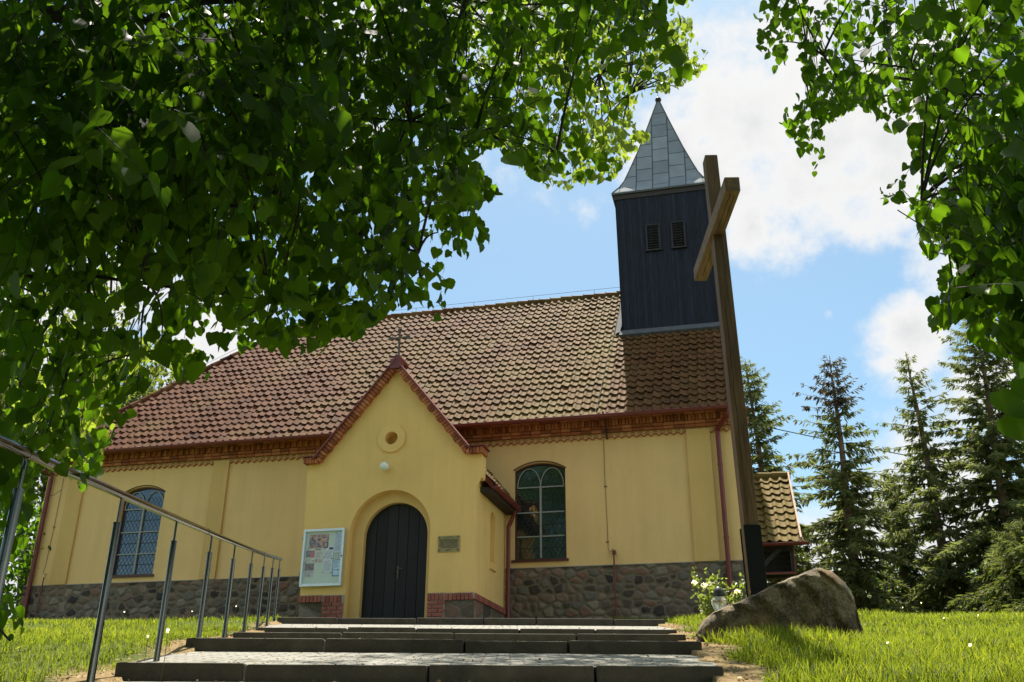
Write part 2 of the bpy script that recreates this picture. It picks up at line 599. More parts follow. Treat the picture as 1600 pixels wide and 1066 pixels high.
M['wire'] = simple('black_cable', (.02, .02, .022), .6)
M['conductor'] = simple('rusty_conductor', (.17, .085, .05), .7, var=.3)
M['zinc_bright'] = simple('bright_lead_flashing', (.09, .095, .10), .85, metal=0.0, spec=.2, var=.2, bump=.5, bscale=14)
M['litter'] = ramp_tint('dry_litter', [(0, (.16, .08, .03)), (.5, (.34, .22, .10)), (1, (.52, .42, .26))], .9, .2, 5, 0)
M['stone'] = ramp_tint('field_stone', [(0, (.035, .030, .026)), (.2, (.09, .07, .048)), (.4, (.16, .125, .085)), (.55, (.20, .10, .065)), (.7, (.25, .20, .14)), (.85, (.12, .11, .09)), (.93, (.16, .125, .08)), (1, (.17, .135, .09))],
                       .85, .22, 16, .7, 45)


def glass_mat(name, tint, rough=.06):
    m, t, b = newmat(name)
    setc(b, 'Base Color', (*tint, 1))
    setc(b, 'Roughness', rough)
    setc(b, 'Specular IOR Level', .85)
    setc(b, 'IOR', 1.7)
    c = nd(t, 'ShaderNodeTexCoord')
    n = nd(t, 'ShaderNodeTexNoise', i_Scale=5.0, i_Detail=2.0)
    t.links.new(c.outputs['Object'], n.inputs['Vector'])
    bp = nd(t, 'ShaderNodeBump')
    bp.inputs['Strength'].default_value = .12
    bp.inputs['Distance'].default_value = .03
    t.links.new(n.outputs['Fac'], bp.inputs['Height'])
    t.links.new(bp.outputs[0], b.inputs['Normal'])
    return m


M['pane'] = glass_mat('dark_leaded_glass', (.012, .018, .018))
M['pane_sky'] = glass_mat('sky_tinted_leaded_glass', (.035, .060, .10), .12)  # reflected sky blue put into the pane colour


def clear_glass(name):
    m, t, b = newmat(name)
    setc(b, 'Base Color', (.9, .95, .95, 1))
    setc(b, 'Roughness', .03)
    tr = nd(t, 'ShaderNodeBsdfTransparent')
    ms = nd(t, 'ShaderNodeMixShader')
    ms.inputs['Fac'].default_value = .035
    gl = nd(t, 'ShaderNodeBsdfGlossy')
    gl.inputs['Roughness'].default_value = .03
    t.links.new(tr.outputs[0], ms.inputs[1])
    t.links.new(gl.outputs[0], ms.inputs[2])
    o = [n for n in t.nodes if n.type == 'OUTPUT_MATERIAL'][0]
    t.links.new(ms.outputs[0], o.inputs['Surface'])
    return m


M['clear'] = clear_glass('cabinet_glass')


def lantern_glass():
    m, t, b = newmat('ribbed_lantern_glass')
    setc(b, 'Base Color', (.85, .85, .78, 1))
    setc(b, 'Roughness', .15)
    setc(b, 'Transmission Weight', .75)
    return m


M['lantern'] = lantern_glass()


def tile_mat():
    m, t, b = newmat('clay_pantiles')
    a = nd(t, 'ShaderNodeAttribute', attribute_name='tint')
    c = nd(t, 'ShaderNodeTexCoord')
    n = nd(t, 'ShaderNodeTexNoise', i_Scale=14.0, i_Detail=6.0, i_Roughness=.7)
    t.links.new(c.outputs['Object'], n.inputs['Vector'])
    n2 = nd(t, 'ShaderNodeTexNoise', i_Scale=.55, i_Detail=7.0, i_Roughness=.65)
    t.links.new(c.outputs['Object'], n2.inputs['Vector'])
    r = nd(t, 'ShaderNodeValToRGB')
    el = r.color_ramp.elements
    cols = [(0, (.026, .010, .006)), (.35, (.074, .026, .012)), (.7, (.125, .046, .020)), (1, (.17, .08, .038))]
    el[0].position, el[0].color = 0, (*cols[0][1], 1)
    el[1].position, el[1].color = 1, (*cols[3][1], 1)
    for p_, q_ in cols[1:3]:
        e = el.new(p_)
        e.color = (*q_, 1)
    f = math_n(t, 'ADD', a.outputs['Fac'], math_n(t, 'MULTIPLY', math_n(t, 'SUBTRACT', n.outputs['Fac'], .5), .5), clamp=True)
    t.links.new(f, r.inputs['Fac'])
    # lichen grows towards the tower end of the roof
    sx = nd(t, 'ShaderNodeSeparateXYZ')
    t.links.new(c.outputs['Object'], sx.inputs[0])
    g = nd(t, 'ShaderNodeMapRange')
    g.inputs['From Min'].default_value = -5.0
    g.inputs['From Max'].default_value = 7.0
    t.links.new(sx.outputs['X'], g.inputs['Value'])
    li = math_n(t, 'ADD', math_n(t, 'MULTIPLY', g.outputs[0], .65), math_n(t, 'MULTIPLY', math_n(t, 'SUBTRACT', n2.outputs['Fac'], .5), 1.9))
    li = math_n(t, 'ADD', li, math_n(t, 'MULTIPLY', math_n(t, 'SUBTRACT', n.outputs['Fac'], .55), 1.1), clamp=True)
    li = math_n(t, 'MULTIPLY', li, math_n(t, 'SUBTRACT', 1.0, math_n(t, 'MULTIPLY', math_n(t, 'MULTIPLY', math_n(t, 'GREATER_THAN', sx.outputs['X'], 6.35), math_n(t, 'LESS_THAN', sx.outputs['X'], 9.41)), .6)))
    li = math_n(t, 'MAXIMUM', li, math_n(t, 'MULTIPLY', math_n(t, 'GREATER_THAN', sx.outputs['X'], 9.42), math_n(t, 'ADD', n.outputs['Fac'], .35, clamp=True)))  # hood tiles brightened by an extra pale tint in the colour
    mx = nd(t, 'ShaderNodeMixRGB')
    mx.inputs['Color2'].default_value = (.165, .125, .036, 1)
    t.links.new(math_n(t, 'MULTIPLY', li, .95), mx.inputs['Fac'])
    t.links.new(r.outputs[0], mx.inputs['Color1'])
    t.links.new(mx.outputs[0], b.inputs['Base Color'])
    setc(b, 'Roughness', .76)
    setc(b, 'Specular IOR Level', .075)
    bp = nd(t, 'ShaderNodeBump')
    bp.inputs['Strength'].default_value = .4
    bp.inputs['Distance'].default_value = .01
    t.links.new(n.outputs['Fac'], bp.inputs['Height'])
    t.links.new(bp.outputs[0], b.inputs['Normal'])
    return m


M['tile'] = tile_mat()


def spire_mat():
    m, t, b = newmat('zinc_sheets')
    uv = nd(t, 'ShaderNodeUVMap')
    bt = nd(t, 'ShaderNodeTexBrick')
    bt.offset = .5
    bt.inputs['Color1'].default_value = (.19, .215, .235, 1)
    bt.inputs['Color2'].default_value = (.25, .28, .30, 1)
    bt.inputs['Mortar'].default_value = (.07, .085, .095, 1)
    bt.inputs['Scale'].default_value = 1.0
    bt.inputs['Mortar Size'].default_value = .018
    bt.inputs['Brick Width'].default_value = .62
    bt.inputs['Row Height'].default_value = .50
    rot = nd(t, 'ShaderNodeMapping')
    rot.inputs['Rotation'].default_value = (0, 0, rad(90))
    t.links.new(uv.outputs[0], rot.inputs['Vector'])
    t.links.new(rot.outputs[0], bt.inputs['Vector'])
    c = nd(t, 'ShaderNodeTexCoord')
    n = nd(t, 'ShaderNodeTexNoise', i_Scale=2.5, i_Detail=5.0)
    t.links.new(c.outputs['Object'], n.inputs['Vector'])
    mm = nd(t, 'ShaderNodeVectorMath', operation='SCALE')
    t.links.new(bt.outputs['Color'], mm.inputs[0])
    t.links.new(math_n(t, 'ADD', math_n(t, 'MULTIPLY', n.outputs['Fac'], .5), .75), mm.inputs['Scale'])
    t.links.new(mm.outputs[0], b.inputs['Base Color'])
    setc(b, 'Metallic', .1)
    setc(b, 'Roughness', .85)
    setc(b, 'Specular IOR Level', .12)
    bp = nd(t, 'ShaderNodeBump')
    bp.inputs['Strength'].default_value = .5
    bp.inputs['Distance'].default_value = .02
    bp.invert = True
    t.links.new(bt.outputs['Fac'], bp.inputs['Height'])
    t.links.new(bp.outputs[0], b.inputs['Normal'])
    return m


M['zinc'] = spire_mat()


def paver_mat():
    m, t, b = newmat('concrete_pavers')
    uv = nd(t, 'ShaderNodeUVMap')
    bt = nd(t, 'ShaderNodeTexBrick')
    bt.inputs['Color1'].default_value = (.20, .19, .16, 1)
    bt.inputs['Color2'].default_value = (.27, .26, .22, 1)
    bt.inputs['Mortar'].default_value = (.07, .06, .045, 1)
    bt.inputs['Scale'].default_value = 1.0
    bt.inputs['Mortar Size'].default_value = .009
    bt.inputs['Mortar Smooth'].default_value = .3
    bt.inputs['Brick Width'].default_value = .2
    bt.inputs['Row Height'].default_value = .1
    t.links.new(uv.outputs[0], bt.inputs['Vector'])
    c = nd(t, 'ShaderNodeTexCoord')
    n = nd(t, 'ShaderNodeTexNoise', i_Scale=9.0, i_Detail=7.0)
    t.links.new(c.outputs['Object'], n.inputs['Vector'])
    mm = nd(t, 'ShaderNodeVectorMath', operation='SCALE')
    t.links.new(bt.outputs['Color'], mm.inputs[0])
    t.links.new(math_n(t, 'ADD', math_n(t, 'MULTIPLY', n.outputs['Fac'], .9), .55), mm.inputs['Scale'])
    t.links.new(mm.outputs[0], b.inputs['Base Color'])
    setc(b, 'Roughness', .85)
    bp = nd(t, 'ShaderNodeBump')
    bp.inputs['Strength'].default_value = .7
    bp.inputs['Distance'].default_value = .01
    bp.invert = True
    t.links.new(bt.outputs['Fac'], bp.inputs['Height'])
    t.links.new(bp.outputs[0], b.inputs['Normal'])
    return m


M['paver'] = paver_mat()


def ground_mat():
    m, t, b = newmat('lawn_soil')
    c = nd(t, 'ShaderNodeTexCoord')
    n = nd(t, 'ShaderNodeTexNoise', i_Scale=3.0, i_Detail=8.0, i_Roughness=.7)
    t.links.new(c.outputs['Object'], n.inputs['Vector'])
    a = nd(t, 'ShaderNodeAttribute', attribute_name='tint')     # bare soil beside the steps
    g = nd(t, 'ShaderNodeMixRGB')
    g.inputs['Color1'].default_value = (.05, .075, .015, 1)
    g.inputs['Color2'].default_value = (.11, .13, .03, 1)
    t.links.new(n.outputs['Fac'], g.inputs['Fac'])
    s = nd(t, 'ShaderNodeMixRGB')
    s.inputs['Color1'].default_value = (.16, .10, .045, 1)
    s.inputs['Color2'].default_value = (.33, .25, .13, 1)
    n2 = nd(t, 'ShaderNodeTexNoise', i_Scale=30.0, i_Detail=6.0)
    t.links.new(c.outputs['Object'], n2.inputs['Vector'])
    t.links.new(n2.outputs['Fac'], s.inputs['Fac'])
    mx = nd(t, 'ShaderNodeMixRGB')
    t.links.new(a.outputs['Fac'], mx.inputs['Fac'])
    t.links.new(g.outputs[0], mx.inputs['Color1'])
    t.links.new(s.outputs[0], mx.inputs['Color2'])
    t.links.new(mx.outputs[0], b.inputs['Base Color'])
    setc(b, 'Roughness', 1.0)
    setc(b, 'Specular IOR Level', .1)
    bp = nd(t, 'ShaderNodeBump')
    bp.inputs['Strength'].default_value = .8
    bp.inputs['Distance'].default_value = .04
    t.links.new(n2.outputs['Fac'], bp.inputs['Height'])
    t.links.new(bp.outputs[0], b.inputs['Normal'])
    return m


M['ground'] = ground_mat()


def boulder_mat():
    m, t, b = newmat('mossy_granite')
    c = nd(t, 'ShaderNodeTexCoord')
    n = nd(t, 'ShaderNodeTexNoise', i_Scale=4.5, i_Detail=10.0, i_Roughness=.72)
    n2 = nd(t, 'ShaderNodeTexNoise', i_Scale=46.0, i_Detail=8.0, i_Roughness=.8)
    n3 = nd(t, 'ShaderNodeTexNoise', i_Scale=2.2, i_Detail=4.0)
    for q in (n, n2, n3):
        t.links.new(c.outputs['Object'], q.inputs['Vector'])
    r = nd(t, 'ShaderNodeValToRGB')
    el = r.color_ramp.elements
    el[0].position, el[0].color = .32, (.04, .029, .016, 1)
    el[1].position, el[1].color = .72, (.40, .33, .22, 1)
    e = el.new(.45)
    e.color = (.11, .082, .045, 1)
    e = el.new(.56)
    e.color = (.24, .185, .11, 1)
    f = math_n(t, 'ADD', n.outputs['Fac'], math_n(t, 'MULTIPLY', math_n(t, 'SUBTRACT', n2.outputs['Fac'], .5), .9))
    t.links.new(f, r.inputs['Fac'])
    mx = nd(t, 'ShaderNodeMixRGB')
    mx.inputs['Color2'].default_value = (.26, .14, .05, 1)
    t.links.new(math_n(t, 'MULTIPLY', math_n(t, 'SUBTRACT', n3.outputs['Fac'], .52), 5.0, clamp=True), mx.inputs['Fac'])
    t.links.new(r.outputs[0], mx.inputs['Color1'])
    t.links.new(mx.outputs[0], b.inputs['Base Color'])
    setc(b, 'Roughness', .9)
    bp = nd(t, 'ShaderNodeBump')
    bp.inputs['Strength'].default_value = .9
    bp.inputs['Distance'].default_value = .03
    t.links.new(f, bp.inputs['Height'])
    t.links.new(bp.outputs[0], b.inputs['Normal'])
    return m


M['boulder'] = boulder_mat()

# ------------------------------------------------------------------ ground sheet
rng = np.random.default_rng(7)


def stair_lr(d):
    l = np.interp(d, STEP_D + [17.0, 20.6], STEP_L + [-3.9, -4.2])
    r = np.interp(d, STEP_D + [17.0, 20.6], STEP_R + [2.6, 3.0])
    return l, r


cs = np.concatenate([[-900, -400, -200, -100, -60], np.arange(-40, -8, 1.0), np.arange(-8, 6, .1), np.arange(6, 30, .6), [32, 40, 60, 100, 200, 400, 900]])
ds = np.concatenate([[-400, -150, -60, -30, -20, -14, -10], np.arange(-8, 4, 1.0), np.arange(4, 26, .2), np.arange(26, 44, 1.0), [48, 60, 80, 130, 250, 500, 1200]])
CC, DD = np.meshgrid(cs, ds)
ZZ = gz(CC, DD)
SL, SR = stair_lr(DD)
ins = (DD > 3.0) & (DD < 20.2)
edge = np.minimum(CC - SL, SR - CC)
under = ins & (edge > 0.12)
ZZ = np.where(under, ZZ - .35, ZZ)
soil_w = np.where(DD < 13, .22, .14)
soil = np.where(ins, np.clip(1 - np.maximum(-edge, 0) / (soil_w + .22 * np.sin(DD * 3.1) + .14), 0, 1), 0)
XX = CC * RR[0] + DD * UU[0]
YY = CC * RR[1] + DD * UU[1]
V = np.stack([XX, YY, ZZ], -1).reshape(-1, 3)
ny, nx = CC.shape
ii = (np.arange(ny - 1)[:, None] * nx + np.arange(nx - 1)[None, :])
Q = np.stack([ii, ii + 1, ii + nx + 1, ii + nx], -1).reshape(-1, 4)
g = fast_mesh('ground', V, Q, np.clip(soil * 1.4, 0, 1).ravel(), M['ground'], smooth=True)
tag(g, kind='structure')

# ------------------------------------------------------------------ steps
st = thing('stairway', 'broad shallow flight of paved steps with dark concrete kerbs leading up to the church door', 'steps', Wd(-.5, 6.4, 1.8))
rs = random.Random(3)


def uv_obj(o, fn):
    me = o.data
    uvl = me.uv_layers.new(name='UVMap')
    off = np.array(LOC[o.name])
    for lp in me.loops:
        co = np.array(me.vertices[lp.vertex_index].co) + off
        uvl.data[lp.index].uv = fn(co)


def cd(co):
    return (float(co @ RR), float(co @ UU))


for i in range(6):
    d, z, l, r = STEP_D[i], STEP_Z[i], STEP_L[i], STEP_R[i]
    n = max(4, round((r - l) / 1.05))
    cuts = [l] + [l + (r - l) * (k / n) + rs.uniform(-.2, .2) for k in range(1, n)] + [r]
    for k in range(n):
        mb = MB()
        zz = z + rs.uniform(-.008, .008)
        mb.cbox(cuts[k] + .008, cuts[k + 1] - .008, d + rs.uniform(-.006, .006), d + .12, zz - .26, zz, rs.random())
        mb.build('kerb_stone', M['concrete'], st, bevel=.014)
    # paved tread behind the kerb
    if i < 5:
        d1, z1, l1, r1 = STEP_D[i + 1], STEP_Z[i + 1] - .105, STEP_L[i + 1], STEP_R[i + 1]
        if i == 0:
            z1 = STEP_Z[1] - .115
    else:
        d1, z1, l1, r1 = 20.6, 3.87, -4.2, 3.0
    mb = MB()
    nseg = 8
    vs = []
    for q in range(nseg + 1):
        f = q / nseg
        for c_ in (l + (l1 - l) * f, r + (r1 - r) * f):
            vs.append(Wd(c_, d + .12 + (d1 - d - .12) * f, z - .004 + (z1 - z + .004) * f))
    mb.add(vs, [(2 * q, 2 * q + 1, 2 * q + 3, 2 * q + 2) for q in range(nseg)])
    o = mb.build('paving', M['paver'], st, fix=False)
    uv_obj(o, cd)

# ------------------------------------------------------------------ church
CH = thing('church', 'yellow plastered village church with pantiled roof, gabled porch and dark boarded bell tower', 'church', (-9.4, 22.0, 4.0))
YW = 22.0
XL, XR = -18.8, 0.0
EZ, EY = 8.83, 21.5          # eave
RZ, RY = 14.66, 27.0         # ridge
SLP = (RZ - EZ) / (RY - EY)
YB = 32.0


def arch_pts(x0, x1, zs, ztop, n=14):
    """arch from right spring to left spring; circular or segmental"""
    w = (x1 - x0) / 2
    h = ztop - zs
    R = (w * w + h * h) / (2 * h)
    cx, cz = (x0 + x1) / 2, ztop - R
    a = math.asin(min(1, w / R))
    return [(cx + R * math.sin(a * (1 - 2 * k / n)), cz + R * math.cos(a * (1 - 2 * k / n))) for k in range(n + 1)]


def opening(x0, x1, z0, zs, ztop, n=14):
    return [(x0, z0), (x1, z0)] + arch_pts(x0, x1, zs, ztop, n)


def circle_pts(cx, cz, r, n=24):
    return [(cx + r * math.cos(2 * math.pi * k / n), cz + r * math.sin(2 * math.pi * k / n)) for k in range(n)]


def holed_wall(name, outer, holes, fn, mat, parent, depth=.0):
    """flat wall with holes; fn(p,q,a) maps to 3D; reveals of given depth per hole"""
    bm = bmesh.new()
    allv = []
    edges = []

    def loop(pts):
        vs = [bm.verts.new(fn(p, q, 0)) for p, q in pts]
        es = [bm.edges.new((vs[i], vs[(i + 1) % len(vs)])) for i in range(len(vs))]
        return vs, es
    vo, eo = loop(outer)
    edges += eo
    rev = []
    for pts, dep in holes:
        vh, eh = loop(pts)
        edges += eh
        rev.append((vh, pts, dep))
    bmesh.ops.triangle_fill(bm, edges=edges, use_beauty=True, use_dissolve=False)
    for vh, pts, dep in rev:
        if dep:
            vb = [bm.verts.new(fn(p, q, dep)) for p, q in pts]
            n = len(pts)
            for i in range(n):
                bm.faces.new((vh[i], vh[(i + 1) % n], vb[(i + 1) % n], vb[i]))
    me = bpy.data.meshes.new(name)
    off = Vector(LOC[parent.name])
    for v in bm.verts:
        v.co -= off
    bmesh.ops.recalc_face_normals(bm, faces=bm.faces)
    bm.to_mesh(me)
    bm.free()
    me.materials.append(mat)
    o = bpy.data.objects.new(name, me)
    COL.objects.link(o)
    o.parent = parent
    LOC[o.name] = LOC[parent.name]
    return o


def fnY(y0):
    return lambda p, q, a: (p, y0 + a, q)


WIN = [(-5.375, -4.105), (-16.30, -15.03)]
WZ0, WZS, WZT = 5.53, 7.72, 7.89
holes = [(opening(a, b, WZ0, WZS, WZT), .16) for a, b in WIN]
holed_wall('wall', [(XL, 3.3), (XR, 3.3), (XR, 9.0), (XL, 9.0)], holes, fnY(YW), M['plaster'], CH)
mb = MB()
# other walls (gables and back)
mb.add([(XR, YW, 3.3), (XR, YB, 3.3), (XR, YB, 9.0), (XR, RY, RZ - .25), (XR, YW, 9.0)], [(0, 1, 2, 3, 4)])
mb.add([(XL, YW, 3.3), (XL, YB, 3.3), (XL, YB, 9.0), (XL, YW, 9.0)], [(0, 1, 2, 3)])
mb.add([(XL, YB, 3.3), (XR, YB, 3.3), (XR, YB, 9.0), (XL, YB, 9.0)], [(0, 1, 2, 3)])
mb.build('wall', M['plaster'], CH)

# pilasters
for a, b in ((-18.05, -17.56), (-13.64, -13.18), (-1.16, -.60)):
    mb = MB()
    mb.box(a, b, YW - .07, YW + .02, 5.345, 8.47)
    mb.build('pilaster', M['plaster_band'], CH, bevel=.01)

# ---- fieldstone plinth as real relief


def stone_relief(name, u0, u1, w0, w1, fn, parent, size=.23, step=.022, seed=1, depth=.030, toptint=None):
    r = np.random.default_rng(seed)
    nu, nw = int((u1 - u0) / step) + 1, int((w1 - w0) / step) + 1
    U, Wm = np.meshgrid(np.linspace(u0, u1, nu), np.linspace(w0, w1, nw))
    # seeds: jittered rows with varied size
    S = []
    w = w0 + size * .25
    row = 0
    while w < w1 + size * .3:
        u = u0 + r.uniform(0, size)
        while u < u1 + size * .5:
            S.append((u, w + r.uniform(-.35, .35) * size * .6, r.uniform(-.055, .07) * size / .3))
            u += size * r.uniform(.7, 1.65)
        w += size * r.uniform(.62, .9)
        row += 1
    S = np.array(S)
    tint = r.random(len(S))
    wob = .02 * np.sin(U * 17 + 3 * np.sin(Wm * 13)) + .02 * np.sin(Wm * 19 + 2 * np.sin(U * 11))
    best = np.full(U.shape, 9.0)
    sec = np.full(U.shape, 9.0)
    idx = np.zeros(U.shape, int)
    for k, (su, sw, sr) in enumerate(S):
        m0 = np.searchsorted(U[0], su - size * 2.4)
        m1 = np.searchsorted(U[0], su + size * 2.4)
        if m1 <= m0:
            continue
        dd = np.hypot((U[:, m0:m1] - su) * .82, (Wm[:, m0:m1] - sw) * 1.12) - sr + wob[:, m0:m1] * .6
        bb, ss = best[:, m0:m1], sec[:, m0:m1]
        closer = dd < bb
        sec[:, m0:m1] = np.where(closer, bb, np.minimum(ss, dd))
        idx[:, m0:m1] = np.where(closer, k, idx[:, m0:m1])
        best[:, m0:m1] = np.where(closer, dd, bb)
    gap = (sec - best)
    mw = .042 + .022 * np.sin(U * 5.3 + 2 * np.sin(Wm * 7.1)) * np.sin(Wm * 6.2 + U * 1.9)
    h = np.clip((gap - mw) / .06, 0, 1)
    h = np.sqrt(1 - (1 - h) ** 2)
    lump = .55 * np.sin(U * 23 + idx) * np.sin(Wm * 27 + idx * 2)
    A = -depth * h * (1 + .35 * lump * h)
    T = np.where(h > .06, tint[idx] * .9, .965)
    V = np.array([fn(p, q, a) for p, q, a in zip(U.ravel(), Wm.ravel(), A.ravel())])
    ii = (np.arange(nw - 1)[:, None] * nu + np.arange(nu - 1)[None, :])
    Q = np.stack([ii, ii + 1, ii + nu + 1, ii + nu], -1).reshape(-1, 4)
    return fast_mesh(name, V, Q, T.ravel(), M['stone'], parent, smooth=True)


# the plinth stands 1-7 cm proud of the wall
o = stone_relief('plinth', XL - .05, -9.35, 3.7, 5.335, lambda p, q, a: (p, YW - .02 + a, q), CH, seed=4)
o = stone_relief('plinth', -5.62, XR + .03, 3.7, 5.335, lambda p, q, a: (p, YW - .02 + a, q), CH, seed=9)
o = stone_relief('plinth', YW - .06, YB, 3.7, 5.335, lambda p, q, a: (XR + .02 - a, p, q), CH, seed=12, step=.06)
mb = MB()
mb.box(XL - .06, -9.4, YW - .05, YW - .003, 5.335, 5.352)
mb.box(-5.57, XR + .04, YW - .05, YW - .003, 5.335, 5.352)
mb.build('plinth_ledge', M['mortar'], CH)

# ---- cornice: brick soldier courses, scalloped plaster band below
r_ = random.Random(11)
mb = MB()
mb.box(XL - .1, XR + .1, YW - .10, YW + .1, 8.50, 8.93)
mb.build('cornice_backing', M['mortar_dark'], CH)
mb = MB()
x = XL - .12
while x < XR + .08:                      # two stretcher courses
    for (z0, z1, y) in ((8.505, 8.57, .125), (8.582, 8.65, .15)):
        mb.box(x, x + .235, YW - y - r_.uniform(0, .008), YW - .05, z0, z1, r_.random())
    x += .25
x = XL - .12
k = 0
while x < XR + .1:                       # dentilled soldier course
    mb.box(x, x + .068, YW - (.21 if k % 2 == 0 else .18), YW - .05, 8.66, 8.80, r_.random())
    x += .083
    k += 1
x = XL - .12
while x < XR + .1:
    mb.box(x, x + .235, YW - .26, YW - .05, 8.81, 8.875, r_.random())
    x += .25
mb.build('brick_cornice', M['brick'], CH, bevel=.004)
# scalloped band
per = .178
nW = int((XR - XL) / per)
mb = MB()
poly_top = 8.50
xs = []
n_s = 8
low = []
for i in range(nW * n_s + 1):
    xx = XL + per * i / n_s
    ph = (i % n_s) / n_s
    tri = abs(ph - .5) * 2                 # pointed teeth
    low.append((xx, 8.375 + .068 * (1 - (1 - tri) ** 1.2)))
for i in range(len(low) - 1):
    (xa, za), (xb, zb) = low[i], low[i + 1]
    mb.add([(xa, YW - .045, za), (xb, YW - .045, zb), (xb, YW - .045, poly_top), (xa, YW - .045, poly_top)], [(0, 1, 2, 3)])
mb.build('scalloped_band', M['scallop'], CH, fix=False)
mb = MB()
for i in range(len(low) - 1):              # terracotta edge of the teeth
    (xa, za), (xb, zb) = low[i], low[i + 1]
    mb.add([(xa, YW - .049, za - .022), (xb, YW - .049, zb - .022), (xb, YW - .049, zb + .003), (xa, YW - .049, za + .003),
            (xa, YW, za - .022), (xb, YW, zb - .022)], [(0, 1, 2, 3), (0, 4, 5, 1)])
for i in range(nW):                        # little arcs
    cx = XL + per * (i + 1.0)
    pts = [(cx + .058 * math.cos(a), YW - .05, 8.435 + .042 * math.sin(a)) for a in np.linspace(.05, math.pi - .05, 7)]
    mb.tube(pts, .0105, 5)
mb.build('scallop_arcs', M['arc_red'], CH, fix=False)

# ---- windows


def make_window(a, b, matp, blue):
    y = YW + .10
    fr = MB()
    op = opening(a, b, WZ0, WZS, WZT)
    op2 = opening(a + .038, b - .038, WZ0 + .045, WZS - .025, WZT - .038)
    vs = [(p, y, q) for p, q in op] + [(p, y, q) for p, q in op2] + [(p, y + .05, q) for p, q in op2]
    n = len(op)
    fr.add(vs, [(i, (i + 1) % n, n + (i + 1) % n, n + i) for i in range(n)] + [(n + i, n + (i + 1) % n, 2 * n + (i + 1) % n, 2 * n + i) for i in range(n)])
    # hood line of dark brick round the head and a sill
    hd = arch_pts(a - .02, b + .02, WZS, WZT + .03, 14)
    fr.tube([(p, YW - .004, q) for p, q in hd], .015, 6)
    fr.box(a - .05, b + .05, YW - .05, YW + .12, WZ0 - .05, WZ0 + .005)
    f = fr.build('window', M['frame'], CH)
    pn = MB()
    pn.add([(p, y + .04, q) for p, q in op2], [tuple(range(n))])
    pn.build('pane', matp, f)
    mu = MB()
    cx = (a + b) / 2
    zt = 7.30
    mu.box(cx - .022, cx + .022, y - .015, y + .03, WZ0 + .06, zt)
    for z in (6.10, 6.68, zt):
        mu.box(a + .055, b - .055, y - .008, y + .03, z - .014, z + .014)
    hw = (b - a) / 2 - .06
    for s in (-1, 1):
        # two round-headed lights spring from the centre bar
        ctr = cx + s * hw / 2
        pts = [(ctr + hw / 2 * math.cos(t) * 1.0, y, zt + .47 * math.sin(t)) for t in np.linspace(.0, math.pi, 15)]
        mu.tube(pts, .014, 6)
    mu.build('muntin', M['muntin'], f)
    le = MB()
    for z in (5.83, 6.39, 7.0):
        le.box(a + .05, b - .05, y + .02, y + .036, z - .005, z + .005)
    pitch = .115
    zlo, zhi = WZ0 + .06, 7.62
    for s in (-1, 1):
        k = -30
        while k < 40:
            # diagonal cames clipped to the pane
            x0 = a + k * pitch
            pts = []
            for z in (zlo, zhi):
                pts.append((x0 + s * (z - zlo) * .62, z))
            (xa, za), (xb, zb) = pts
            lo_, hi_ = a + .05, b - .05
            tvals = sorted([(lo_ - xa) / (xb - xa), (hi_ - xa) / (xb - xa)])
            t0, t1 = max(0, tvals[0]), min(1, tvals[1])
            if t1 > t0 + .02:
                p0 = (xa + (xb - xa) * t0, y + .034, za + (zb - za) * t0)
                p1 = (xa + (xb - xa) * t1, y + .034, za + (zb - za) * t1)
                le.tube([p0, p1], .0035, 4, cap=False)
            k += 1
    le.build('lead_lattice', M['lead'], f)
    return f


make_window(*WIN[0], M['pane'], False)
make_window(*WIN[1], M['pane_sky'], True)

# ---- roof of pantiles


def pantile_patch(x0, x1, e0, e1, right=np.array([1.0, 0, 0]), seed=1, tw=.218, course=.34, tint_fn=None):
    """real overlapping S-shaped tiles on the plane through eave point e0 up to ridge point e1"""
    r = np.random.default_rng(seed)
    e0, e1 = np.array(e0, float), np.array(e1, float)
    up = e1 - e0
    L = np.linalg.norm(up)
    up /= L
    nrm = np.cross(right, up)
    if nrm[2] < 0:
        nrm = -nrm
    nc = int(round((x1 - x0) / tw))
    nr = int(round(L / course))
    tw = (x1 - x0) / nc
    course = L / nr
    ns = 9
    tt = np.linspace(-.02, 1.02, ns)
    prof = .027 * np.sin(2 * math.pi * (tt + .08)) + .009 * np.sin(4 * math.pi * tt)
    VS, QS, TS = [], [], []
    for row in range(nr):
        for col in range(nc):
            jit = r.normal(0, .006, 4)
            a = x0 + (col + tt) * tw + jit[0]
            v0 = row * course - .035 + jit[1]
            v1 = (row + 1) * course + .02
            hb = .054 + jit[2]           # lower end lies on the course below
            ht = .010
            sag = 0
            low = e0 + up * v0 + nrm * 0
            P0 = right[None] * a[:, None] + (e0 + up * v0)[None] + nrm[None] * (prof + hb)[:, None]
            P1 = right[None] * a[:, None] + (e0 + up * v1)[None] + nrm[None] * (prof + ht + jit[3])[:, None]
            P2 = P0 - nrm[None] * .013
            o = len(VS) * ns * 4
            VS.append(np.concatenate([P0, P1, P2, P0]))
            i = np.arange(ns - 1)
            QS.append(np.stack([i, i + 1, i + 1 + ns, i + ns], -1) + o)
            QS.append(np.stack([i + 2 * ns, i + 2 * ns + 1, i + 3 * ns + 1, i + 3 * ns], -1) + o)
            tv = np.clip(r.normal(.5, .10), 0, 1)
            if tint_fn:
                tv = tint_fn(a[4], row / nr, tv)
            TS.append(np.full(ns * 4, tv))
    return np.concatenate(VS), np.concatenate(QS), np.concatenate(TS)


HIPC = (-18.92, EY)
HIPR = -14.45


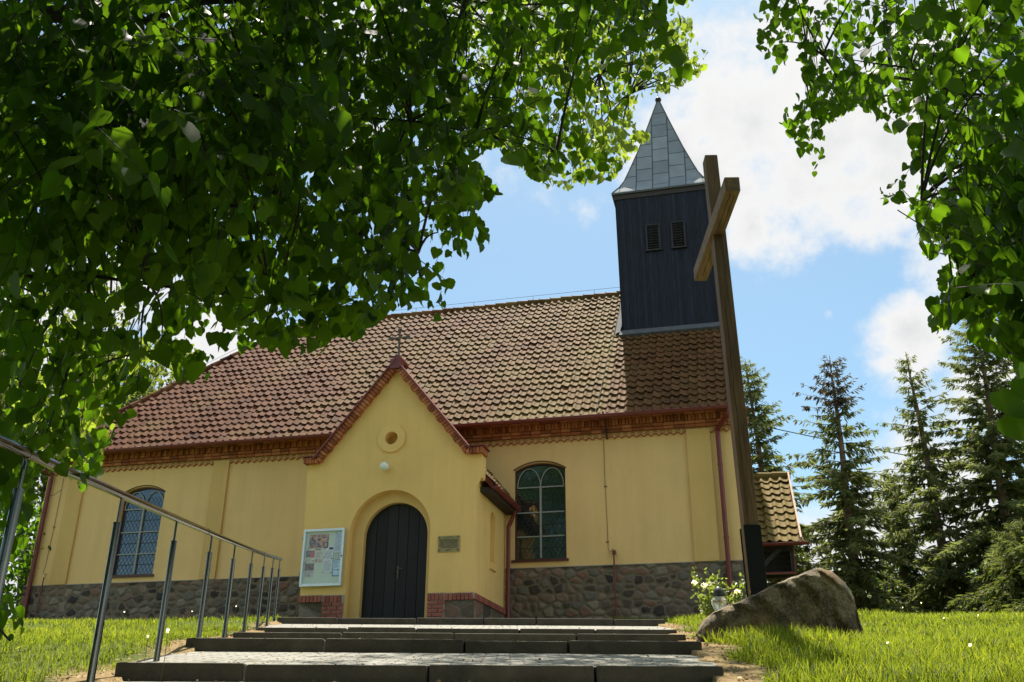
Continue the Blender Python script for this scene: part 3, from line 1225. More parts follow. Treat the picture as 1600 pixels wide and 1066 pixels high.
def clip_obj(o, planes):
    bm = bmesh.new()
    bm.from_mesh(o.data)
    off = Vector(LOC[o.name])
    for co, no in planes:
        bmesh.ops.bisect_plane(bm, geom=bm.verts[:] + bm.edges[:] + bm.faces[:], plane_co=Vector(co) - off, plane_no=Vector(no), clear_outer=True, clear_inner=False)
    bm.to_mesh(o.data)
    bm.free()


def tint_main(x, v, t):
    if x > -2.95 and v > .60:
        return min(1, t + .22)
    return t


V, Q, T = pantile_patch(-19.25, .06, (0, EY, EZ), (0, RY, RZ), seed=5, tint_fn=tint_main)
V[:, 0] += 0
roof = fast_mesh('roof', V, Q, T, M['tile'], CH, smooth=True)
hip_dir = Vector((HIPR - HIPC[0], RY - EY, 0)).normalized()
hip_no = Vector((-hip_dir.y, hip_dir.x, 0))
if hip_no.x > 0:
    hip_no = -hip_no
clip_obj(roof, [((HIPC[0], HIPC[1], 0), hip_no)])
# hip and back slopes: underlay sheets with plain courses
mb = MB()
bY = 2 * RY - EY
mb.add([(HIPC[0], EY, EZ - .03), (HIPR, RY, RZ - .03), (HIPC[0], bY, EZ - .03)], [(0, 1, 2)])
mb.add([(.05, bY, EZ - .03), (HIPC[0], bY, EZ - .03), (HIPR, RY, RZ - .03), (.05, RY, RZ - .03)], [(0, 1, 2, 3)])
mb.add([(HIPC[0], EY, EZ - .03), (.05, EY, EZ - .03), (.05, RY, RZ - .03), (HIPR, RY, RZ - .03)], [(0, 1, 2, 3)])
mb.build('roof_underlay', M['tile'], CH, fix=False)
rl = np.hypot(HIPR - HIPC[0], RZ - EZ)
V, Q, T = pantile_patch(EY, bY, (HIPC[0], 0, EZ), (HIPR, 0, RZ), right=np.array([0, 1.0, 0]), seed=8)
hip = fast_mesh('hip_roof', V, Q, T, M['tile'], CH, smooth=True)
hn = Vector((hip_dir.y, -hip_dir.x, 0))
clip_obj(hip, [((HIPC[0], EY, 0), hn), ((HIPC[0], bY, 0), Vector((hip_dir.y, hip_dir.x, 0)))])


def ridge_tiles(p0, p1, name, parent, seed, spikes=True):
    r = random.Random(seed)
    p0, p1 = np.array(p0, float), np.array(p1, float)
    L = np.linalg.norm(p1 - p0)
    t = (p1 - p0) / L
    n = int(L / .36)
    mb = MB()
    for i in range(n):
        a = p0 + t * (i * L / n)
        b = p0 + t * ((i + 1.12) * L / n)
        j = np.array([0, 0, r.uniform(-.008, .012)])
        mb.tube([a + j, b + j], [.125, .10], 10, tint=min(1, max(0, r.gauss(.5, .22))))
        if spikes:
            q = b - t * .06 + np.array([0, 0, .085])
            mb.tube([q, q + np.array([0, 0, .06])], .014, 5, tint=.3)
    return mb.build(name, M['tile'], parent, smooth=False)


ridge_tiles((HIPR, RY, RZ + .0), (-2.9, RY, RZ), 'ridge_tiles', roof, 21)
ridge_tiles((HIPC[0], EY, EZ + .03), (HIPR, RY, RZ + .0), 'ridge_tiles', roof, 22, spikes=False)
# lightning wire stretched just above ridge and hip
mb = MB()
pts = [(HIPC[0], EY, EZ + .2)] + [(HIPC[0] + (HIPR - HIPC[0]) * k, EY + (RY - EY) * k, EZ + (RZ - EZ) * k + .25) for k in (.3, .6, 1)] + [(-8, RY, RZ + .26), (-2.85, RY, RZ + .27)]
mb.tube(pts, .006, 5)
for x in (-12, -10, -8, -6, -4):
    mb.tube([(x, RY, RZ + .05), (x, RY, RZ + .27)], .006, 5)
mb.tube([(-3.0, RY - .15, RZ - .05)] + [(-3.05 - .2 * k, RY - (RY - EY) * k, RZ - (RZ - EZ) * k + .09) for k in (.25, .5, .75, 1)], .007, 5)
mb.build('ridge_wire', M['zinc_bright'], CH)

# ---- gutters and downpipes


def gutter(name, p0, p1, r, parent):
    mb = MB()
    p0, p1 = np.array(p0, float), np.array(p1, float)
    t = (p1 - p0) / np.linalg.norm(p1 - p0)
    side = np.cross(t, [0, 0, 1.0])
    vs = []
    n = 9
    for p in (p0, p1):
        for rr_ in (r, r - .008):
            for k in range(n):
                a = math.pi * (1 + k / (n - 1))
                vs.append(p + side * math.cos(a) * rr_ + np.array([0, 0, 1.0]) * math.sin(a) * rr_)
    fs = []
    for k in range(n - 1):
        fs.append((k, k + 1, 2 * n + k + 1, 2 * n + k))
        fs.append((n + k, 3 * n + k, 3 * n + k + 1, n + k + 1))
    fs += [(0, 2 * n, 3 * n, n), (n - 1, 2 * n - 1, 4 * n - 1, 3 * n - 1)]
    fs += [tuple(range(n)), tuple(2 * n + k for k in range(n))]
    mb.add(vs, fs)
    # rolled front lip and joint clips
    for s in (1, -1):
        mb.tube([p0 + side * s * r, p1 + side * s * r], .012, 6)
    L = np.linalg.norm(p1 - p0)
    k = .6
    while k < L - .3:
        q = p0 + t * k
        pts = [q + side * math.cos(a) * (r + .004) + np.array([0, 0, 1.0]) * math.sin(a) * (r + .004) for a in np.linspace(math.pi, 2 * math.pi, 9)]
        mb.tube(pts, .008, 5)
        k += .95
    return mb.build(name, M['metal_red'], parent)


gutter('gutter', (-19.05, EY - .055, EZ - .02), (.12, EY - .055, EZ - .02), .075, CH)


def downpipe(pts, r, parent, bands=()):
    mb = MB()
    mb.tube(pts, r, 12)
    for z in bands:
        # bracket ring at height z on the vertical run
        q = np.array(pts[-2] if len(pts) > 2 else pts[0], float)
        a, b = np.array(pts[-2], float), np.array(pts[-1], float)
        f = (z - a[2]) / (b[2] - a[2])
        c = a + (b - a) * f
        mb.tube([c - [0, 0, .018], c + [0, 0, .018]], r + .010, 12)
    return mb.build('downpipe', M['metal_red'], parent, smooth=False)


downpipe([(-.12, EY - .05, EZ - .06), (-.14, EY + .0, EZ - .2), (-.42, YW - .10, 8.40), (-.42, YW - .10, 8.25), (-.42, YW - .10, 4.2)], .055, CH, (7.55, 5.85))
downpipe([(-18.9, EY - .05, EZ - .06), (-18.85, EY + .1, EZ - .25), (-18.62, YW - .10, 8.35), (-18.62, YW - .10, 8.2), (-18.62, YW - .10, 4.1)], .06, CH, (7.3, 5.6))

# ---- lightning conductors on the wall
mb = MB()
x = -3.14
mb.tube([(x, YW - .02, 8.38), (x, YW - .02, 7.2), (x + .02, YW - .02, 6.0), (x + .02, YW - .02, 5.72), (x + .05, YW - .03, 5.64), (x + .10, YW - .03, 5.66), (x + .13, YW - .03, 5.72), (x + .16, YW - .03, 5.68), (x + .16, YW - .07, 5.6)], .006, 6)
for z in (7.2, 5.88):
    mb.box(x - .025, x + .04, YW - .035, YW + .005, z - .01, z + .01)
mb.build('lightning_cable', M['conductor'], CH)
mb = MB()
mb.tube([(x + .16, YW - .10, 5.62), (x + .165, YW - .11, 3.9)], .018, 8)
mb.box(x + .125, x + .20, YW - .13, YW - .02, 5.58, 5.66)
mb.build('cable_guard', M['metal_red'], CH)
mb = MB()
mb.tube([(-3.05, EY - .14, 8.86), (-3.05, YW - .27, 8.7), (-3.05, YW - .16, 8.5), (-3.05, YW - .06, 8.36)], .022, 6)
mb.build('gutter_bracket', M['iron'], CH)
mb = MB()
x = -18.28
mb.tube([(x, YW - .02, 8.3), (x, YW - .02, 7.0), (x - .03, YW - .02, 5.85), (x - .06, YW - .03, 5.7), (x + .02, YW - .03, 5.62), (x + .06, YW - .03, 5.66), (x + .06, YW - .06, 5.5)], .006, 6)
mb.box(x - .03, x + .03, YW - .035, YW + .005, 6.9, 6.92)
mb.tube([(-18.6, YW - .14, 7.75), (-18.3, YW - .25, 7.74), (-18.05, YW - .3, 7.86)], .008, 5)
mb.build('lightning_cable', M['conductor'], CH)
mb = MB()
mb.tube([(x + .06, YW - .10, 5.55), (x + .03, YW - .11, 3.9)], .016, 8)
mb.build('cable_guard', M['metal_red'], CH)

# ---- porch
PF = 19.27
PX0, PX1, PCX = -9.43, -5.57, -7.52
CXD = -7.49
AP = 9.42


def gx(z):
    """half width of the gable slope at height z"""
    return (9.62 - z) * (1.775 / 2.2)


outer = [(PX0, 3.5), (PX1, 3.5), (PX1, 6.55), (PX1 + .13, 6.85), (PX1 + .13, 7.44), (PCX + 1.80, 7.46), (PCX, 9.66), (PCX - 1.80, 7.46), (PX0 - .13, 7.44), (PX0 - .13, 7.1)]
oc = (-7.56, 7.87)
holed_wall('porch_wall', outer, [(opening(CXD - .93, CXD + .93, 3.5, 5.75, 6.68, 24)[0:1] + opening(CXD - .93, CXD + .93, 3.55, 5.75, 6.68, 24)[1:], .17), (circle_pts(*oc, .15), .2)],
           fnY(PF), M['plaster_porch'], CH)
D0, D1 = -8.145, -6.675
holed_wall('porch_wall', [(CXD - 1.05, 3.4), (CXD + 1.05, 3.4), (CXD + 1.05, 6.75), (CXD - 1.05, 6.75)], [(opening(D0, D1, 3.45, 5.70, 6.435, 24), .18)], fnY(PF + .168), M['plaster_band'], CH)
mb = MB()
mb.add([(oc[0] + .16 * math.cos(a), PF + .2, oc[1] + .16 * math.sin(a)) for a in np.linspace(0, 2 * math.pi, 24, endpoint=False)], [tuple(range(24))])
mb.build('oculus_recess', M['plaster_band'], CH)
mb = MB()
ri_, ro_ = .15, .335
n = 32
vs = []
for (rr_, y) in ((ri_, 0.0), (ri_, -.045), (ro_ - .01, -.045), (ro_, -.035), (ro_, .0)):
    for k in range(n):
        a = 2 * math.pi * k / n
        vs.append((oc[0] + rr_ * math.cos(a), PF + y, oc[1] + rr_ * math.sin(a)))
mb.add(vs, [(j * n + k, j * n + (k + 1) % n, (j + 1) * n + (k + 1) % n, (j + 1) * n + k) for j in range(4) for k in range(n)])
mb.build('oculus_ring', M['plaster_porch'], CH)
# side walls
fnXr = lambda p, q, a: (PX1 - a, p, q)
holed_wall('porch_wall', [(PF, 3.5), (YW, 3.5), (YW, 6.95), (PF + .33, 6.95), (PF + .33, 9.0), (PF, 9.0)][:4] + [(PF, 6.95)], [(opening(20.55, 20.94, 5.25, 6.2, 6.42, 12), .12)], fnXr, M['plaster_porch'], CH)
mb = MB()
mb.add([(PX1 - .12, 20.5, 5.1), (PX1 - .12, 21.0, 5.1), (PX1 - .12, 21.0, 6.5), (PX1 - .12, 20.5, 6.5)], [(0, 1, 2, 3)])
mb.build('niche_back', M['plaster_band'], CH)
mb = MB()
mb.box(PX1 - .05, PX1 + .05, 20.50, 20.99, 5.10, 5.245)
mb.build('niche_sill', M['plaster_porch'], CH, bevel=.01)
mb = MB()
mb.add([(PX0, PF, 3.5), (PX0, YW, 3.5), (PX0, YW, 6.95), (PX0, PF, 6.95)], [(0, 1, 2, 3)])
# back of gable wall above roof
mb.extr([(PCX - 1.78, 7.0), (PCX + 1.78, 7.0), (PCX + 1.78, 7.44), (PCX, 9.62), (PCX - 1.78, 7.44)], lambda p, q, a: (p, a, q), PF + .21, PF + .33)
mb.box(PX1 - .005, PX1 + .128, PF + .004, PF + .33, 6.85, 7.438)
mb.box(PX0 - .128, PX0 + .005, PF + .004, PF + .33, 7.1, 7.438)
mb.build('porch_wall', M['plaster_porch'], CH)

# gable coping: brick-on-edge course under a red metal capping
EL = [(PCX + 1.80, 7.46), (PCX, 9.66), (PCX - 1.80, 7.46)]
mb = MB()
cap = MB()
for s in (1, -1):
    p0 = np.array([PCX + s * 1.80, 7.46])
    p1 = np.array([PCX, 9.66])
    L = np.linalg.norm(p1 - p0)
    t = (p1 - p0) / L
    nrm = np.array([t[1], -t[0]]) * s
    if nrm[1] < 0:
        nrm = -nrm
    nb = int(L / .082)
    T3 = np.array([t[0], 0, t[1]])
    N3 = np.array([nrm[0], 0, nrm[1]])
    for k in range(nb):
        c = p0 + t * ((k + .5) * L / nb)
        depth = .14 if k % 4 else .16
        hh = .072 if k % 4 else .084
        c3 = np.array([c[0], PF + .01 - .06, c[1]]) + N3 * (-.03 if k % 4 else -.04)
        mb.obox(c3, T3 * .035, np.array([0, .10, 0]), N3 * hh, r_.random())
    mid = (p0 + p1) / 2 + t * .02
    c3 = np.array([mid[0], PF + .13, mid[1]]) + N3 * .052
    cap.obox(c3, T3 * (L / 2 + .07), np.array([0, .33, 0]), N3 * .009)
    c3 = np.array([mid[0], PF - .195, mid[1]]) + N3 * .042
    cap.obox(c3, T3 * (L / 2 + .04), np.array([0, .008, 0]), N3 * .018)
    # kneeler
    e0, e1 = PCX + s * 1.80, (PX1 + .13 if s > 0 else PX0 - .13)
    xa, xb = sorted((e0 - s * .05, e1 + s * .06))
    nk = 5
    for k in range(nk):
        w = (xb - xa) / nk
        mb.box(xa + k * w + .006, xa + (k + 1) * w - .006, PF - .15, PF + .3, 7.37, 7.50, r_.random())
    cap.box(xa - .02, xb + .03, PF - .19, PF + .36, 7.51, 7.535)
mb.build('gable_bricks', M['brick'], CH, bevel=.004)
cap.build('gable_capping', M['metal_red'], CH)
mb = MB()
mb.obox((PCX, PF - .05, 9.62), (.12, 0, 0), (0, .14, 0), (0, 0, .12))
mb.tube([(PCX + .03, PF - .1, 9.80), (PCX + .03, PF + .45, 9.80)], .075, 10)
mb.build('gable_capping', M['metal_red'], CH)
# iron cross on the gable
mb = MB()
gy = PF + .02
mb.box(PCX - .02, PCX + .02, gy - .018, gy + .018, 9.7, 10.55)
mb.box(PCX - .21, PCX + .21, gy - .014, gy + .014, 10.33, 10.37)
for (dx, dz) in ((-.21, 10.35), (.21, 10.35), (0, 10.55)):
    for (ex, ez) in ((.035, .028), (-.035, .028), (.035, -.028), (-.035, -.028)):
        mb.obox((PCX + dx + ex * .6, gy, dz + ez * .6), (.022, 0, .010), (0, .012, 0), (-.008, 0, .02))
mb.build('gable_cross', M['iron_rust'], CH)

# porch roof (tiles seen edge on) with gutter
pr_e = (PX1 + .27, 6.78)
for s in (1, -1):
    ex = pr_e[0] if s > 0 else PX0 - .04
    V, Q, T = pantile_patch(PF + .34, 22.9, (ex, 0, 6.80), (PCX, 0, 9.42), right=np.array([0, 1.0, 0]), seed=31 + s)
    o = fast_mesh('porch_roof', V, Q, T, M['tile'], CH, smooth=True)
    mb = MB()
    mb.add([(ex, PF + .3, 6.77), (ex, 23, 6.77), (PCX, 23, 9.39), (PCX, PF + .3, 9.39)], [(0, 1, 2, 3)])
    mb.box(min(ex, PX1 if s > 0 else PX0), max(ex, PX1 if s > 0 else PX0), PF + .36, 21.98, 6.62, 6.72)
    mb.build('porch_soffit', M['boards_dark'], CH)
    if s > 0:
        gutter('gutter', (ex + s * .05, PF + .36, 6.74), (ex + s * .05, 21.98, 6.74), .065, CH)
mb = MB()
mb.box(PX1 + .21, PX1 + .235, PF + .36, 21.95, 6.66, 6.78)
mb.obox((PX1 + .12, PF + .345, 6.93), (.16, 0, -.186), (0, .012, 0), (.035, 0, .03))
mb.build('porch_fascia', M['metal_red'], CH)
downpipe([(PX1 + .28, 21.78, 6.68), (PX1 + .16, 21.80, 6.4), (PX1 + .10, 21.82, 6.3), (PX1 + .10, 21.82, 3.9)], .05, CH, (5.2,))

# porch plinth: brick quoins beside the door, granite at the corners
o = stone_relief('porch_plinth', PX0 - .02, CXD - .94, 3.55, 4.44, lambda p, q, a: (p, PF - .012 + a * .6, q), CH, size=.42, seed=41)
o = stone_relief('porch_plinth', CXD + .94, PX1 + .03, 3.55, 4.40, lambda p, q, a: (p, PF - .012 + a * .6, q), CH, size=.45, seed=47)
o = stone_relief('porch_plinth', PF - .03, 21.95, 3.55, 4.28, lambda p, q, a: (PX1 + .012 - a * .6, p, q), CH, size=.42, seed=44)
mb = MB()
mo = MB()


def bricks(x0, x1, z0, z1, stag):
    z = z1 - .01
    row = 0
    mo.box(x0, x1, PF - .045, PF - .002, z0, z1 + .004)
    if stag:                              # brick-on-edge top row
        x = x0 + .005
        while x < x1 - .06:
            mb.box(x, x + .07, PF - .075, PF - .01, z - .14, z, r_.random())
            x += .088
        z -= .155
    while z > z0 + .06:
        x = x0 + .005 - (.12 if row % 2 else 0)
        while x < x1 - .03:
            a, b = max(x, x0 + .005), min(x + .225, x1 - .004)
            if b - a > .04:
                mb.box(a, b, PF - .075, PF - .01, z - .066, z, r_.random())
            x += .243
        z -= .082
        row += 1


bricks(CXD - 1.42, CXD - .94, 3.55, 4.44, True)
bricks(PX0 - .03, CXD - 1.42, 4.30, 4.45, True)
mb.build('plinth_bricks', M['brick_pale'], CH, bevel=.006)
mo.build('plinth_mortar', M['mortar'], CH)
mb, mo = MB(), MB()
bricks(CXD + .94, CXD + 1.32, 3.55, 4.42, True)
bricks(CXD + 1.32, PX1 + .03, 4.29, 4.41, True)
mb.build('plinth_bricks', M['brick_pale'], CH, bevel=.006)
mo.build('plinth_mortar', M['mortar'], CH)
mb = MB()
y = PF - .02
while y < 21.9:
    mb.box(PX1 + .0, PX1 + .062, y, y + .07, 4.27, 4.40, r_.random())
    y += .085
mb.build('plinth_bricks', M['brick_pale'], CH, bevel=.006)

# door
dm = MB()
npl = 6
w = (D1 - D0) / npl
YD = PF + .30
for k in range(npl):
    a, b = D0 + k * w, D0 + (k + 1) * w
    pts = [(a + .004, 3.6), (b - .004, 3.6)]
    cxm = (D0 + D1) / 2
    Rr = (D1 - D0) / 2
    ztops = []
    for j in range(5):
        x = (b - .004) + ((a + .004) - (b - .004)) * j / 4
        pts.append((x, 5.70 + math.sqrt(max(0, Rr * Rr - (x - cxm) ** 2)) - .003))
    dm.extr(pts, lambda p, q, a_: (p, a_, q), YD - r_.uniform(0, .008), YD + .04, r_.random())
door = dm.build('door', M['door'], CH, bevel=.006)
mb = MB()
mb.add([(D0 - .1, YD + .045, 3.5), (D1 + .1, YD + .045, 3.5), (D1 + .1, YD + .045, 6.6), (D0 - .1, YD + .045, 6.6)], [(0, 1, 2, 3)])
mb.build('door_backing', M['door'], door)
mb = MB()
hx = -7.36
mb.box(hx - .02, hx + .02, YD - .022, YD - .008, 4.78, 5.06)
mb.tube([(hx, YD - .02, 5.0), (hx, YD - .07, 5.0), (hx + .13, YD - .075, 5.0)], .010, 8)
mb.tube([(hx + .0, YD - .03, 4.84), (hx + .02, YD - .06, 4.80), (hx - .01, YD - .05, 4.74)], .008, 6)
mb.build('door_handle', M['iron_rust'], door)
mb = MB()
for (x, z) in ((-7.95, 5.78), (-7.72, 5.80), (-7.52, 5.56), (-7.80, 5.34), (-7.54, 5.34), (-7.05, 5.92), (-6.84, 5.92), (-7.2, 5.68), (-7.76, 4.1), (-7.1, 4.12)):
    mb = MB()
    mb.lathe(x, YD - .015, [(.008, z - .008), (.008, z + .008)], 8)
    mb.build('door_nail', M['steel'], door)

# ---- tower
TX0, TX1, TY0, TY1 = -2.86, -.22, 24.8, 27.8
TZ = 16.88
tw_ = MB()
FL = .045       # slight outward batter upward
wb = .105


def board(x0, x1, y0, y1, out):
    pass


nb = int((TX1 - TX0) / wb)
for k in range(nb):
    a, b = TX0 + (TX1 - TX0) * k / nb, TX0 + (TX1 - TX0) * (k + 1) / nb
    j = r_.uniform(0, .012)
    tw_.box(a + .003, b - .003, TY0 - .03 - j, TY0, 11.2, TZ, r_.random())
    if k % 2 == 0:
        tw_.box(b - .018, b + .014, TY0 - .052, TY0 - .02, 11.2, TZ, r_.random())
    tw_.box(a + .003, b - .003, TY1, TY1 + .03 + j, 11.2, TZ, r_.random())
nb = int((TY1 - TY0) / wb)
for k in range(nb):
    a, b = TY0 + (TY1 - TY0) * k / nb, TY0 + (TY1 - TY0) * (k + 1) / nb
    for xs_, dr in ((TX0, -1), (TX1, 1)):
        j = r_.uniform(0, .012)
        tw_.box(*sorted((xs_, xs_ + dr * (.03 + j))), a + .003, b - .003, 11.2, TZ, r_.random())
for v in range(len(tw_.v)):     # batter
    x, y, z = tw_.v[v]
    f = 1 + (z - 12) / 4.3 * .032
    cx, cy = (TX0 + TX1) / 2, (TY0 + TY1) / 2
    tw_.v[v] = (cx + (x - cx) * f, cy + (y - cy) * f, z)
tw_.box(TX0 + .02, TX1 - .02, TY0 + .02, TY1 - .02, 11.2, TZ, .2)
tower = tw_.build('tower', M['boards'], CH)
mb = MB()
cx, cy = (TX0 + TX1) / 2, (TY0 + TY1) / 2
hx_, hy_ = (TX1 - TX0) / 2, (TY1 - TY0) / 2
for s in (1, -1):
    mb.box(cx - hx_ - .12, cx + hx_ + .12, *sorted((cy + s * (hy_ + .06), cy + s * (hy_ + .12))), TZ - .16, TZ + .05)
    mb.box(*sorted((cx + s * (hx_ + .06), cx + s * (hx_ + .12))), cy - hy_ - .06, cy + hy_ + .06, TZ - .16, TZ + .05)
mb.build('fascia', M['boards_dark'], tower)
# spire with a bell-cast foot
hs = (hx_ + hy_) / 2 + .16
prof = [(1.0, TZ + .05), (.975, TZ + .12), (.86, TZ + .38), (.76, TZ + .70), (.66, TZ + 1.15), (.48, TZ + 2.0), (.24, TZ + 3.25), (.03, TZ + 4.40)]
bm = bmesh.new()
uvl = bm.loops.layers.uv.new('UVMap')
off = Vector(LOC[CH.name])
corners = [(-1, -1), (1, -1), (1, 1), (-1, 1)]
for side in range(4):
    (sx0, sy0), (sx1, sy1) = corners[side], corners[(side + 1) % 4]
    vl = 0
    for k in range(len(prof) - 1):
        f0, z0 = prof[k]
        f1, z1 = prof[k + 1]
        hxx, hyy = hx_ + .16, hy_ + .16
        A = Vector((cx + sx0 * hxx * f0, cy + sy0 * hyy * f0, z0))
        B = Vector((cx + sx1 * hxx * f0, cy + sy1 * hyy * f0, z0))
        C_ = Vector((cx + sx1 * hxx * f1, cy + sy1 * hyy * f1, z1))
        D_ = Vector((cx + sx0 * hxx * f1, cy + sy0 * hyy * f1, z1))
        w0, w1 = (B - A).length / 2, (C_ - D_).length / 2
        h = ((C_ + D_) / 2 - (A + B) / 2).length
        fc = bm.faces.new([bm.verts.new(q - off) for q in (A, B, C_, D_)])
        for lp, uvv in zip(fc.loops, ((-w0 + .25, vl), (w0 + .25, vl), (w1 + .25, vl + h), (-w1 + .25, vl + h))):
            lp[uvl].uv = uvv
        vl += h
bmesh.ops.recalc_face_normals(bm, faces=bm.faces)
me = bpy.data.meshes.new('spire')
bm.to_mesh(me)
bm.free()
me.materials.append(M['zinc'])
spire = bpy.data.objects.new('spire', me)
COL.objects.link(spire)
spire.parent = tower
mb = MB()
for sx_, sy_ in corners:      # folded hip seams
    mb.tube([(cx + sx_ * (hx_ + .16) * f, cy + sy_ * (hy_ + .16) * f, z + .005) for f, z in prof], .018, 6)
for s in (1, -1):
    mb.box(cx - hx_ - .17, cx + hx_ + .17, *sorted((cy + s * (hy_ + .135), cy + s * (hy_ + .165))), TZ + .0, TZ + .06)
    mb.box(*sorted((cx + s * (hx_ + .135), cx + s * (hx_ + .165))), cy - hy_ - .13, cy + hy_ + .13, TZ + .0, TZ + .06)
mb.build('seam', M['zinc_bright'], tower)
mb = MB()
zt = TZ + 4.40
mb.lathe(cx, cy, [(.045, zt - .12), (.035, zt)] + [(.105 * math.sin(a), zt + .10 - .105 * math.cos(a)) for a in np.linspace(.35, math.pi - .1, 9)] + [(.012, zt + .21), (.010, zt + .35)], 14)
mb.build('finial', M['iron'], tower, smooth=True)
for (a, b) in ((-2.025, -1.695), (-1.285, -.965)):
    z0, z1 = 14.90, 15.70
    y = TY0 - .115
    mb = MB()
    mb.box(a - .05, a, y, y + .08, z0 - .0, z1 + .0)
    mb.box(b, b + .05, y, y + .08, z0 - .0, z1 + .0)
    mb.box(a - .05, b + .05, y - .005, y + .08, z1, z1 + .05)
    mb.box(a - .07, b + .07, y - .03, y + .08, z0 - .05, z0)
    k = z0 + .04
    while k < z1 - .02:
        mb.obox(((a + b) / 2, y + .035, k), ((b - a) / 2, 0, 0), (0, .035, -.022), (0, .004, .006))
        k += .085
    mb.add([(a, y + .075, z0), (b, y + .075, z0), (b, y + .075, z1), (a, y + .075, z1)], [(0, 1, 2, 3)])
    mb.build('louvre', M['iron'], tower)
# flashings
mb = MB()
zf = EZ + (TY0 - .06 - EY) * SLP
mb.obox(((TX0 + TX1) / 2, TY0 - .12, zf + .0), (1.42, 0, 0), (0, .10, .10 * SLP), (0, -.05, .045))
mb.add([(TX0 - .10, TY0 - .08, zf + .12), (TX0 - .10, RY, RZ + .12), (TX0 - .03, RY, RZ + .35), (TX0 - .03, TY0 - .08, zf + .32)], [(0, 1, 2, 3)])
mb.add([(TX0 - .24, TY0 - .08, zf + .06), (TX0 - .24, RY, RZ + .07), (TX0 - .10, RY, RZ + .12), (TX0 - .10, TY0 - .08, zf + .12)], [(0, 1, 2, 3)])
mb.build('flashing', M['zinc_bright'], CH)

# ---- hooded side entrance on the gable end
V, Q, T = pantile_patch(.02, 1.17, (0, 22.0, 5.72), (0, 24.5, 7.85), seed=77)
T = np.clip(T + .12, 0, 1)
o = fast_mesh('hood_roof', V, Q, T, M['tile'], CH, smooth=True)
mb = MB()
mb.add([(0, 22.0, 5.69), (1.2, 22.0, 5.69), (1.2, 24.5, 7.82), (0, 24.5, 7.82)], [(0, 1, 2, 3)])
mb.add([(0, 27, 5.69), (1.2, 27, 5.69), (1.2, 24.5, 7.82), (0, 24.5, 7.82)], [(0, 1, 2, 3)])
mb.build('hood_underlay', M['boards_dark'], CH)
ridge_tiles((0, 24.5, 7.86), (1.2, 24.5, 7.86), 'hood_ridge', CH, 5, spikes=False)
mb = MB()       # verge board
mb.obox((1.20, 23.25, 6.80), (.02, 0, 0), (0, 1.27, 1.08), (0, -.07, .08))
mb.build('verge_board', simple('weathered_verge', (.42, .27, .19), .8, var=.2, scale=6), CH)
gutter('gutter', (0, 21.93, 5.68), (1.36, 21.93, 5.68), .06, CH)
mb = MB()
for k in range(6):
    mb.box(.02, 1.0, 22.55, 22.58, 5.03 + k * .12, 5.14 + k * .12, r_.random())
mb.box(.93, 1.0, 22.12, 22.55, 5.08, 5.62)
mb.obox((.45, 22.2, 5.35), (.28, 0, .26), (0, .03, 0), (-.035, 0, .035))
for k in range(5):
    mb.box(.03, 1.0, 22.14 + .085 * k, 22.215 + .085 * k, 5.06, 5.085, r_.random())
mb.build('hood_boards', M['boards_dark'], CH)
mb = MB()
mb.box(.02, 1.03, 22.09, 22.13, 5.03, 5.075)
mb.box(1.0, 1.03, 22.09, 22.13, 5.075, 5.64)
mb.build('hood_trim', M['metal_red'], CH)

# ------------------------------------------------------------------ things on the porch wall
nbd = thing('notice_board', 'silver framed glazed notice board with pinned papers beside the church door', 'notice board', (-8.98, PF, 4.63))
BX0, BX1, BZ0, BZ1 = -9.47, -8.50, 4.63, 5.87
yb = PF - .03
mb = MB()
fw_ = .055
mb.box(BX0, BX1, yb - .06, yb - .0, BZ0, BZ0 + fw_)
mb.box(BX0, BX1, yb - .06, yb - .0, BZ1 - fw_, BZ1)
mb.box(BX0, BX0 + fw_, yb - .06, yb - .0, BZ0 + fw_, BZ1 - fw_)
mb.box(BX1 - fw_, BX1, yb - .06, yb - .0, BZ0 + fw_, BZ1 - fw_)
mb.box(BX0 + .01, BX1 - .01, yb + .0, yb + .028, BZ0 + .01, BZ1 - .01)
mb.build('frame', M['alu'], nbd, bevel=.006)
mb = MB()
mb.box(BX0 + fw_, BX1 - fw_, yb - .012, yb - .002, BZ0 + fw_, BZ1 - fw_)
mb.build('backing', M['board_bg'], nbd)
mb = MB()
for z in (4.85, 5.62):
    mb = MB()
    mb.box(BX0 - .018, BX0 - .001, yb - .05, yb - .01, z, z + .09)
    mb.build('hinge', M['steel'], nbd)
mb = MB()
mb.box(BX1 - .035, BX1 - .02, yb - .072, yb - .061, 5.24, 5.28)
mb.build('lock', M['steel'], nbd)
mb = MB()
mb.box(BX0 + fw_, BX1 - fw_, yb - .05, yb - .046, BZ0 + fw_, BZ1 - fw_)
mb.build('glass', M['clear'], nbd)


def photo_mat(name, stops, scale=6.0, w=1.5):
    m, t, b = newmat(name)
    c = nd(t, 'ShaderNodeTexCoord')
    n = nd(t, 'ShaderNodeTexNoise', i_Scale=scale, i_Detail=3.0, i_Distortion=w)
    t.links.new(c.outputs['Object'], n.inputs['Vector'])
    r = nd(t, 'ShaderNodeValToRGB')
    el = r.color_ramp.elements
    el[0].position, el[0].color = stops[0][0], (*stops[0][1], 1)
    el[1].position, el[1].color = stops[-1][0], (*stops[-1][1], 1)
    for p_, q_ in stops[1:-1]:
        e = el.new(p_)
        e.color = (*q_, 1)
    t.links.new(n.outputs['Fac'], r.inputs['Fac'])
    t.links.new(r.outputs[0], b.inputs['Base Color'])
    setc(b, 'Roughness', .5)
    return m


def bpos(u, v):
    return BX0 + fw_ + u * (BX1 - BX0 - 2 * fw_), BZ1 - fw_ - v * (BZ1 - BZ0 - 2 * fw_)


